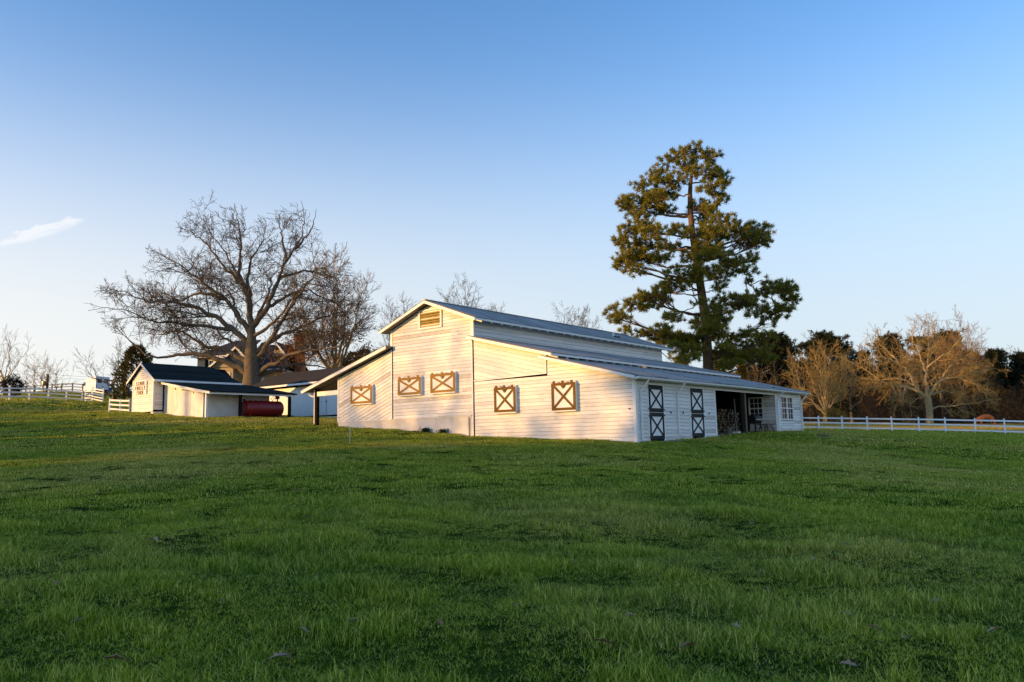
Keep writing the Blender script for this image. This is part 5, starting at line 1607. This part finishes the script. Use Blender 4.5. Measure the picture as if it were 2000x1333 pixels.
# skyline of the wood, (px, top py) read along the picture
sky_p = [(1425, 690), (1462, 676), (1502, 668), (1528, 655), (1556, 662), (1590, 672), (1636, 653), (1662, 662), (1700, 690), (1742, 655), (1768, 668), (1800, 662), (1836, 652), (1858, 668), (1890, 700), (1915, 690), (1938, 686), (1962, 688), (1984, 694), (2010, 690), (2045, 684), (2090, 690), (2140, 680)]
for i, (px, top) in enumerate(sky_p):
    Y = 158 + (i * 37 % 5) * 4; B = place_px(px, 825, Y)
    forest_tree(px, Y, height_for(px, top, Y, B), 'p', wood_label('dark evergreen', [q[0] for q in sky_p], px), 'evergreens of the far wood', 200 + i)
sky_b = [(1440, 700), (1480, 690), (1516, 700), (1586, 646), (1690, 664), (1716, 645), (1738, 625), (1770, 634), (1812, 626), (1846, 622), (1905, 655), (1930, 700), (1960, 705), (1990, 668), (2030, 690), (2080, 670), (1575, 690), (1665, 690)]
for i, (px, top) in enumerate(sky_b):
    Y = 150 + (i * 29 % 7) * 3; B = place_px(px, 825, Y)
    forest_tree(px, Y, height_for(px, top, Y, B), 'b', wood_label('bare tree', [q[0] for q in sky_b], px), 'bare trees of the far wood', 300 + i)
# twiggy undergrowth at the edge of the wood: nobody could count it
def wood_points(n, y0, y1, hs, seed):
    rng = np.random.default_rng(seed); a = rng.uniform(1380, 2250, n); Yd = rng.uniform(y0, y1, n); P = np.zeros((n, 3))
    D = CR[None] * ((a - 1000) / FPX)[:, None] - CU[None] * ((826 - 666.5) / FPX) + _fw[None]
    P[:, 0] = D[:, 0] * Yd / D[:, 1]; P[:, 1] = Yd
    hgt = (2.2 + 1.6 * np.sin(P[:, 0] * .45) + 1.1 * np.sin(P[:, 0] * 1.3 + 2) + 4.0) * hs
    P[:, 2] = ground_z(P[:, 0], P[:, 1]) + rng.random(n) ** 1.25 * hgt
    return P, rng
P, rng = wood_points(36000, 142, 158, 1.0, 120)
n = len(P); d = rng.normal(0, 1, (n, 3)) * np.array([.8, .8, .5]) + np.array([0, 0, 1.1]); d /= np.linalg.norm(d, axis=1, keepdims=True)
sv = np.cross(d, rng.normal(0, 1, (n, 3))); sv /= np.linalg.norm(sv, axis=1, keepdims=True); ln = rng.uniform(.5, 1.6, (n, 1)); w = .035
V = np.stack([P - sv * w, P + sv * w, P + d * ln + rng.normal(0, .1, (n, 3))], 1).reshape(-1, 3)
tag(link('undergrowth', np_mesh('undergrowth', V, np.arange(n * 3).reshape(-1, 3), 'undergrowth')), 'brown tangled undergrowth along the edge of the far wood', kind='stuff')
P, rng = wood_points(64000, 160, 190, 1.5, 121)
tag(link('thicket', leaf_mesh('thicket', P, .55, rng, 'dark_needle')), 'dark evergreen thicket deep in the far wood', kind='stuff')

# ------------------------------------------------------------------ trees outside the picture on the left, whose shade lies over the lawn
side = Vector((-SUN_DIR.y, SUN_DIR.x, 0)).normalized()
sh2 = Vector((SUN_DIR.x, SUN_DIR.y, 0)).normalized()
def toward_sun(p, t): q = Vector(p) + sh2 * t; return Vector((q.x, q.y, gz(q.x, q.y)))
lawn_shade = []
for i in range(16):
    a0 = Vector((-2.0, -9.0 + i * 2.4, 0)); lawn_shade.append((toward_sun(a0, 62 + (i * 7 % 5) * 5), 15.5 + (i * 13 % 4) * 1.2))
for i, (p, H) in enumerate(lawn_shade):
    t = thing('hedgerow_pine', 'unseen evergreen added left of the lawn to shade the fence', 'tree', p, i * 1.7, 'evergreens of the hedgerow left of the lawn')
    s = H / 19; t.scale = (s * 1.1, s * 1.1, s); link('trunk', pvm[i % 3][0], t); link('crown', pvm[i % 3][1], t)
for i, (t_, q) in enumerate(((104, 49), (118, 53), (108, 57.5), (122, 61))):  # unseen evergreens added to throw shade on the right fence
    b = Vector((-.367, .93, 0)) * q - Vector((.93, .367, 0)) * (t_ - 56); b.z = gz(b.x, b.y)
    t = thing('hedgerow_pine', 'unseen evergreen added left of the lawn to shade the fence', 'tree', b, i * 1.1, 'evergreens of the hedgerow left of the lawn')
    t.scale = (1.15, 1.15, 1.5); link('trunk', pvm[i % 3][0], t); link('crown', pvm[i % 3][1], t)
for i, (u, z, t_, H, W) in enumerate(((7.2, 2.2, 78, 15.5, 5), (3.9, 1.6, 84, 14.5, 5), (13.2, 2.6, 58, 15, 11), (10.2, 1.0, 52, 12, 9), (1.3, 1.0, 62, 12, 8), (17.5, 2.5, 66, 14, 9), (15.3, 1, 70, 10, 8), (5.5, 1, 66, 11, 8), (24, 1, 60, 12, 9))):
    p = toward_sun(barn_pt(u, 0, 0), t_)
    tree_obj('hedgerow_tree', 'bare tree in the hedgerow left of the lawn', p, generic_bare(400 + i, H, W, 'fan', leaders=6 if i > 1 else 3, trunk_h=.72 if i < 2 else .3, rmin=.02, dens=(.8, 1.8, 3.0, 3)), 'bark_grey', 'twig_grey', group='bare trees of the hedgerow left of the lawn')

# low unseen shrubs added on the same side: their shade stops short of the buildings and leaves bright strips of lawn before them
shade_shrub_me = []
for i in range(3):
    rng = np.random.default_rng(450 + i); n = 2600; P = rng.normal(0, 1, (n, 3)); P /= np.linalg.norm(P, axis=1, keepdims=True); P *= rng.uniform(.25, 1, (n, 1)) ** .4
    P *= 1 + .2 * np.sin(P * 5 + i).sum(1, keepdims=True) / 2
    shade_shrub_me.append(leaf_mesh('foliage', P * np.array([.36, .36, .5]) + np.array([0, 0, .5]), .05, rng, 'dark_needle'))
tb = Tubes(); tb.add(np.array([[0, 0, -.1], [0, 0, .3], [.02, 0, .6]]), np.array([.03, .025, .01]), 6); shade_shrub_tr = tb.mesh('trunk', 'bark_grey')
for i in range(27):
    q = 33.6 + i * 1.75 + random.uniform(-.4, .4)
    if i in (7, 15, 20): continue
    # along-sun position of the building line at this offset
    if q < 47.5: b = barn_pt((q - 28.8) / (47.5 - 28.8) * 21, 0)
    else: b = barn_pt(21, 0).lerp(SHED, min(1, (q - 47.5) / 16)) if q < 63.5 else SHED + Vector((-.367, .93, 0)) * (q - 63.5)
    tgt = b - Vector((.93, .367, 0)) * random.uniform(2.5, 8); p = b - Vector((.93, .367, 0)) * random.uniform(58, 66)
    p.z = gz(p.x, p.y); H = (Vector((p.x - tgt.x, p.y - tgt.y, 0)).length) * math.tan(SUN_EL) - (p.z - gz(tgt.x, tgt.y)); H = min(9, max(1.6, H))
    t = thing('added_shade_shrub', 'low unseen shrub added left of the lawn to shade it', 'shrub', p, i * 2.1, 'unseen shrubs added left of the lawn for their shade')
    t.scale = (max(2.6, H * .7), max(2.6, H * .7), H); link('foliage', shade_shrub_me[i % 3], t); link('trunk', shade_shrub_tr, t)

# ------------------------------------------------------------------ grazing horse
HB = place_px(1928, 836, 107)
me = bpy.data.meshes.new('horse')
hv = [(.0, 0, 1.22), (.35, 0, 1.25), (-.35, 0, 1.22), (.72, 0, 1.25), (-.72, 0, 1.20), (-1.0, 0, 1.05), (-1.25, 0, .80), (-1.42, 0, .52), (-1.62, 0, .30),
      (-.62, .16, .95), (-.62, .17, .52), (-.60, .17, .10), (-.66, -.16, .95), (-.76, -.17, .52), (-.80, -.17, .10),
      (.74, .17, .92), (.70, .18, .58), (.80, .18, .10), (.70, -.17, .92), (.86, -.18, .58), (.94, -.18, .10), (.92, 0, 1.12), (1.02, 0, .72)]
he = [(0, 1), (0, 2), (1, 3), (2, 4), (4, 5), (5, 6), (6, 7), (7, 8), (4, 9), (9, 10), (10, 11), (4, 12), (12, 13), (13, 14), (3, 15), (15, 16), (16, 17), (3, 18), (18, 19), (19, 20), (3, 21), (21, 22)]
hr_ = [.33, .32, .33, .30, .27, .20, .15, .14, .09, .13, .075, .06, .13, .075, .06, .17, .085, .065, .17, .085, .065, .06, .05]
me.from_pydata(hv, he, []); me.materials.append(M('horse_coat'))
ho = link('horse', me, None, HB, (0, 0, rad(8)))
ho.scale = (1.22, 1.15, 1.15)
tag(ho, 'chestnut horse grazing behind the white fence at right', 'horse')
sk = ho.modifiers.new('skin', 'SKIN'); ho.modifiers.new('sub', 'SUBSURF').levels = 1
for i, v in enumerate(me.skin_vertices[0].data): v.radius = (hr_[i], hr_[i]); v.use_root = (i == 0)

# ------------------------------------------------------------------ grass: tufts scattered over the lawn (one mass)
def blade_clump(seed, nblades, radius, hmin, hmax, width, lean=.55, segs=3):
    r = np.random.default_rng(seed)
    V, F, T = [], [], []
    for _ in range(nblades):
        a, q = r.uniform(0, 6.283), radius * math.sqrt(r.random())
        b = np.array([math.cos(a) * q, math.sin(a) * q, -.01])
        h = r.uniform(hmin, hmax) * (1 - .3 * q / radius); az = r.uniform(0, 6.283); ln = r.uniform(.15, 1) * lean
        d = np.array([math.cos(az), math.sin(az), 0]); s = np.array([-d[1], d[0], 0]); tw = r.uniform(-.6, .6); s = s * math.cos(tw) + d * math.sin(tw)
        o = len(V)
        for k in range(segs + 1):
            t = k / segs; c = b + d * (h * ln * t ** 1.8) + np.array([0, 0, h * (t - .22 * ln * t * t)]); w = width * (1 - t ** 1.5) * .5
            if k < segs: V += [c - s * w, c + s * w]
            else: V.append(c)
        tint = r.random()
        for k in range(segs):
            i = o + 2 * k
            F.append((i, i + 1, i + 3, i + 2) if k < segs - 1 else (i, i + 1, i + 2)); T.append(tint)
    me = bpy.data.meshes.new('tuft'); me.from_pydata([tuple(v) for v in V], [], F); me.materials.append(M('grass_blade'))
    at_ = me.attributes.new('tint', 'FLOAT', 'FACE'); at_.data.foreach_set('value', T)
    return me


tufts = bpy.data.collections.new('grass_tufts')
NEAR, MID, FAR, HILL = 6, 4, 3, 2
for i in range(NEAR): tufts.objects.link(bpy.data.objects.new('tuft_%02d' % i, blade_clump(500 + i, 46, .14, .022, .060, .0058, 1.9) if i < 4 else blade_clump(500 + i, 44, .10, .05, .145, .0062, 1.1)))
for i in range(MID): tufts.objects.link(bpy.data.objects.new('tuft_%02d' % (NEAR + i), blade_clump(520 + i, 64, .24, .025, .085, .011, 1.3 if i < 2 else .6, 2)))
for i in range(FAR): tufts.objects.link(bpy.data.objects.new('tuft_%02d' % (NEAR + MID + i), blade_clump(540 + i, 84, .46, .03, .105, .022, 1.0 if i else .5, 2)))


for i in range(HILL): tufts.objects.link(bpy.data.objects.new('tuft_%02d' % (NEAR + MID + FAR + i), blade_clump(560 + i, 100, .9, .05, .14, .05, .7, 2)))


def inside_buildings(x, y):
    d = np.stack([x - BARN.x, y - BARN.y], 1); u = -(d @ np.array(BDF)[:2]); v = d @ np.array(BDS)[:2]
    m = (u > .05) & (u < 19.1) & (v > .05) & (v < 20.4)
    d = np.stack([x - SHED.x, y - SHED.y], 1); u = -(d @ np.array(BDF)[:2]); v = d @ np.array(BDS)[:2]
    m |= (u < -.1) & (u > -5.4) & (v > .8) & (v < 6.5)
    d = np.stack([x - GAR.x, y - GAR.y], 1); u = -(d @ np.array(BDF)[:2]); v = d @ np.array(BDS)[:2]
    m |= (u > -9) & (u < 7.5) & (v > 0)
    d = np.stack([x - BARN.x, y - BARN.y], 1); u = -(d @ np.array(BDF)[:2]); v = d @ np.array(BDS)[:2]
    m |= (u > -.42) & (u < .1) & (v > 1.1) & (v < 8) & (np.sin(v * 3.1) + np.sin(v * 7.7 + 1) > -.9)
    m |= (x > 16) & (y > 84.5 - (x - 29) * .58)
    return m


rng = np.random.default_rng(600)
def wave(x, y, ks):
    return sum(np.sin(x * math.cos(a) * k + y * math.sin(a) * k + p) for k, a, p in ks) / len(ks)
KS1 = [(rng.uniform(.9, 2.6), rng.uniform(0, 6.28), rng.uniform(0, 6.28)) for _ in range(9)]
KS2 = [(rng.uniform(3, 7), rng.uniform(0, 6.28), rng.uniform(0, 6.28)) for _ in range(9)]
pts, idx, rots, scl = [], [], [], []
for r0, r1, dens, lo, n_, smin, smax in ((1.5, 15, 210, 0, NEAR, .75, 1.25), (13.5, 38, 42, NEAR, MID, .7, 1.15), (36, 82, 9, NEAR + MID, FAR, .7, 1.15), (78, 150, 2.2, NEAR + MID + FAR, HILL, .7, 1.15)):
    area = math.radians(84) / 2 * (r1 ** 2 - r0 ** 2); n = int(area * dens)
    r = np.sqrt(rng.uniform(r0 ** 2, r1 ** 2, n)); a = rng.uniform(math.radians(90 - 42), math.radians(90 + 42), n)
    x, y = r * np.cos(a), r * np.sin(a)
    w1, w2 = wave(x, y, KS1), wave(x, y, KS2)
    keep = ~inside_buildings(x, y) & (rng.random(n) < np.maximum(.80, .92 + .4 * w1 + .4 * w2))
    x, y, w1, w2 = x[keep], y[keep], w1[keep], w2[keep]; n = len(x)
    pts.append(np.stack([x, y, ground_z(x, y)], 1)); k_ = rng.integers(lo, lo + n_, n)
    if lo == 0: k_ = np.where(rng.random(n) < np.clip(.10 + .8 * w2 + .4 * w1, .02, .55), rng.integers(4, 6, n), rng.integers(0, 4, n))
    idx.append(k_)
    rots.append(np.stack([rng.normal(0, .08, n), rng.normal(0, .08, n), rng.uniform(0, 6.283, n)], 1))
    s = rng.uniform(smin, smax, n) * np.clip(1.05 + .5 * w1 + .6 * w2, .8, 1.55)
    scl.append(s)
pts, idx, rots, scl = np.concatenate(pts), np.concatenate(idx), np.concatenate(rots), np.concatenate(scl)
gm = bpy.data.meshes.new('grass')
gm.vertices.add(len(pts)); gm.vertices.foreach_set('co', pts.astype(np.float32).ravel())
gm.attributes.new('pick', 'INT', 'POINT').data.foreach_set('value', idx.astype(np.int32))
gm.attributes.new('turn', 'FLOAT_VECTOR', 'POINT').data.foreach_set('vector', rots.astype(np.float32).ravel())
gm.attributes.new('size', 'FLOAT', 'POINT').data.foreach_set('value', scl.astype(np.float32))
go = link('grass', gm)
dry = bpy.data.collections.new('sun_tint_tufts')  # pasture tufts coloured as if sunlit
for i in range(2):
    me_ = blade_clump(580 + i, 60, .5, .10, .28, .03, .6, 2); me_.materials.clear(); me_.materials.append(M('sun_tint_blade')); dry.objects.link(bpy.data.objects.new('sun_tint_tuft_%02d' % i, me_))
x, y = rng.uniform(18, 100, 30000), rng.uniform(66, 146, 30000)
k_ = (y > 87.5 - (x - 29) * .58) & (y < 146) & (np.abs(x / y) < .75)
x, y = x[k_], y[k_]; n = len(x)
pm_ = bpy.data.meshes.new('sun_tint_grass'); pm_.vertices.add(n); pm_.vertices.foreach_set('co', np.stack([x, y, ground_z(x, y) + .02], 1).astype(np.float32).ravel())
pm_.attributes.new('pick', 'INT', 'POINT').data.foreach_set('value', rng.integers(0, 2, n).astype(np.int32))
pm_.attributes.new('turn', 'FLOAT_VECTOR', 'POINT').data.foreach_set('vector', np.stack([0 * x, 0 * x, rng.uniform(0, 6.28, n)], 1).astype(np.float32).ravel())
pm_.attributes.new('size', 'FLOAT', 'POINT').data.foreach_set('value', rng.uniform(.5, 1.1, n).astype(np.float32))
dgo = link('sun_tint_grass', pm_)
tag(dgo, 'pasture grass behind the paddock fence, golden sunlight painted into its colour', 'grass', kind='stuff')
tag(go, 'uneven green winter grass growing over the lawn', 'grass', kind='stuff')
def scatter(obj_, coll_):
  global ng
  ng = bpy.data.node_groups.new('grass_scatter', 'GeometryNodeTree')
  ng.interface.new_socket('Geometry', in_out='INPUT', socket_type='NodeSocketGeometry'); ng.interface.new_socket('Geometry', in_out='OUTPUT', socket_type='NodeSocketGeometry')
  gi, gout = ng.nodes.new('NodeGroupInput'), ng.nodes.new('NodeGroupOutput')
  iop = ng.nodes.new('GeometryNodeInstanceOnPoints'); ci = ng.nodes.new('GeometryNodeCollectionInfo')
  ci.inputs['Collection'].default_value = coll_; ci.inputs['Separate Children'].default_value = True; ci.inputs['Reset Children'].default_value = True
  def named(n_, t):
      q = ng.nodes.new('GeometryNodeInputNamedAttribute'); q.data_type = t; q.inputs['Name'].default_value = n_; return q.outputs['Attribute']
  e2r = ng.nodes.new('FunctionNodeEulerToRotation')
  L_ = ng.links.new
  L_(gi.outputs[0], iop.inputs['Points']); L_(ci.outputs[0], iop.inputs['Instance']); iop.inputs['Pick Instance'].default_value = True
  L_(named('pick', 'INT'), iop.inputs['Instance Index']); L_(named('turn', 'FLOAT_VECTOR'), e2r.inputs[0]); L_(e2r.outputs[0], iop.inputs['Rotation'])
  L_(named('size', 'FLOAT'), iop.inputs['Scale']); L_(iop.outputs[0], gout.inputs[0])
  obj_.modifiers.new('scatter', 'NODES').node_group = ng


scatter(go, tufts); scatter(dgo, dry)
print('grass tufts', len(pts))

for i, (u, w_, lb) in enumerate(((12.1, .30, 'left of two dark weed clumps growing against the barn foundation'), (10.9, .27, 'right of two dark weed clumps growing against the barn foundation'))):
    p = barn_pt(u, -.16); p.z = gz(p.x, p.y); rg = np.random.default_rng(640 + i); n = 240
    Q = rg.normal(0, 1, (n, 3)) * np.array([w_ * .45, .08, .06]) + np.array([0, 0, .12]); Q[:, 2] = np.abs(Q[:, 2])
    tag(link('weed_clump', leaf_mesh('weed_clump', Q, .06, rg, 'weed_leaf'), None, p, (0, 0, YAW)), lb, 'weed', 'weeds at the barn foundation')

# ------------------------------------------------------------------ fallen leaves lying on the lawn
def leaf_thing(i):
    r = random.Random(700 + i); L = .10
    out = []
    lob = r.choice((3, 4))
    for k in range(lob * 2 + 1):      # a lobed, curled oak leaf, outline round the midrib
        t = k / (lob * 2); w = L * .42 * math.sin(math.pi * min(1, t * .92 + .06)) * (1.0 if k % 2 else .52); out.append((t * L * 1.7, w))
    V = []; n = len(out)
    curl = r.uniform(2.5, 6)
    for x, w in out: V.append((x, w, .012 + curl * w * w * 2 + .02 * math.sin(x * 14)))
    for x, w in out: V.append((x, 0, .004 + .02 * math.sin(x * 14)))
    for x, w in out: V.append((x, -w, .012 + curl * w * w * 3 + .02 * math.sin(x * 14)))
    F = [(i_, i_ + 1, n + i_ + 1, n + i_) for i_ in range(n - 1)] + [(n + i_, n + i_ + 1, 2 * n + i_ + 1, 2 * n + i_) for i_ in range(n - 1)]
    m = MB(); m.add([(x - L * .8, y, z) for x, y, z in V], F); m.smooth = True
    return m.mesh('fallen_leaf', 'fallen_leaf' if i % 2 else 'dead_leaf_pale')
lm = [leaf_thing(i) for i in range(6)]
named_leaves = {(225, 1308): 'tan fallen leaf at the bottom edge of the lawn, left of centre', (107, 1152): 'brown curled fallen leaf near the left side of the lawn', (545, 1305): 'pair-edge pinkish fallen leaf at the bottom left of the lawn',
                (1180, 1278): 'large pale fallen leaf low on the lawn near the middle', (1945, 1250): 'big brown fallen leaf at the lower right of the lawn', (1343, 1284): 'small star-shaped pale fallen leaf right of the large pale one'}
spots = list(named_leaves) + [(150, 1230), (255, 1306), (300, 1092), (305, 1105), (305, 1063), (600, 1017), (718, 982), (703, 1050), (1352, 1076), (1488, 1133), (1415, 1147), (1630, 1108), (1590, 1103), (1690, 1120),
                              (1232, 1218), (1500, 1168), (1655, 1215), (1770, 1266), (1660, 1322), (1650, 1075), (1315, 1110), (860, 1233), (592, 1250), (560, 1300), (1440, 1240), (1710, 1245), (1760, 1072), (620, 1140), (780, 1170), (330, 1005),
                              (55, 1015), (230, 1050), (478, 985), (575, 965), (1470, 1032), (1515, 993), (1560, 1020), (1905, 1150), (1830, 1190), (1120, 1110), (1010, 1200), (930, 1090), (690, 1230), (430, 1190)]
for i, (px, py) in enumerate(spots):
    p = on_ground(px, py)
    o = link('fallen_leaf', lm[(i * 5) % 6], None, p + Vector((0, 0, .05)), (random.uniform(-.35, .35), random.uniform(-.35, .35), random.uniform(0, 6.28)))
    s = (.95 if (px, py) in named_leaves else random.uniform(.5, .85)) * (.8 + p.y * .012); o.scale = (s, s, s)
    tag(o, named_leaves.get((px, py), 'small dry fallen leaf caught in the grass of the lawn'), 'leaf', 'fallen leaves on the lawn')
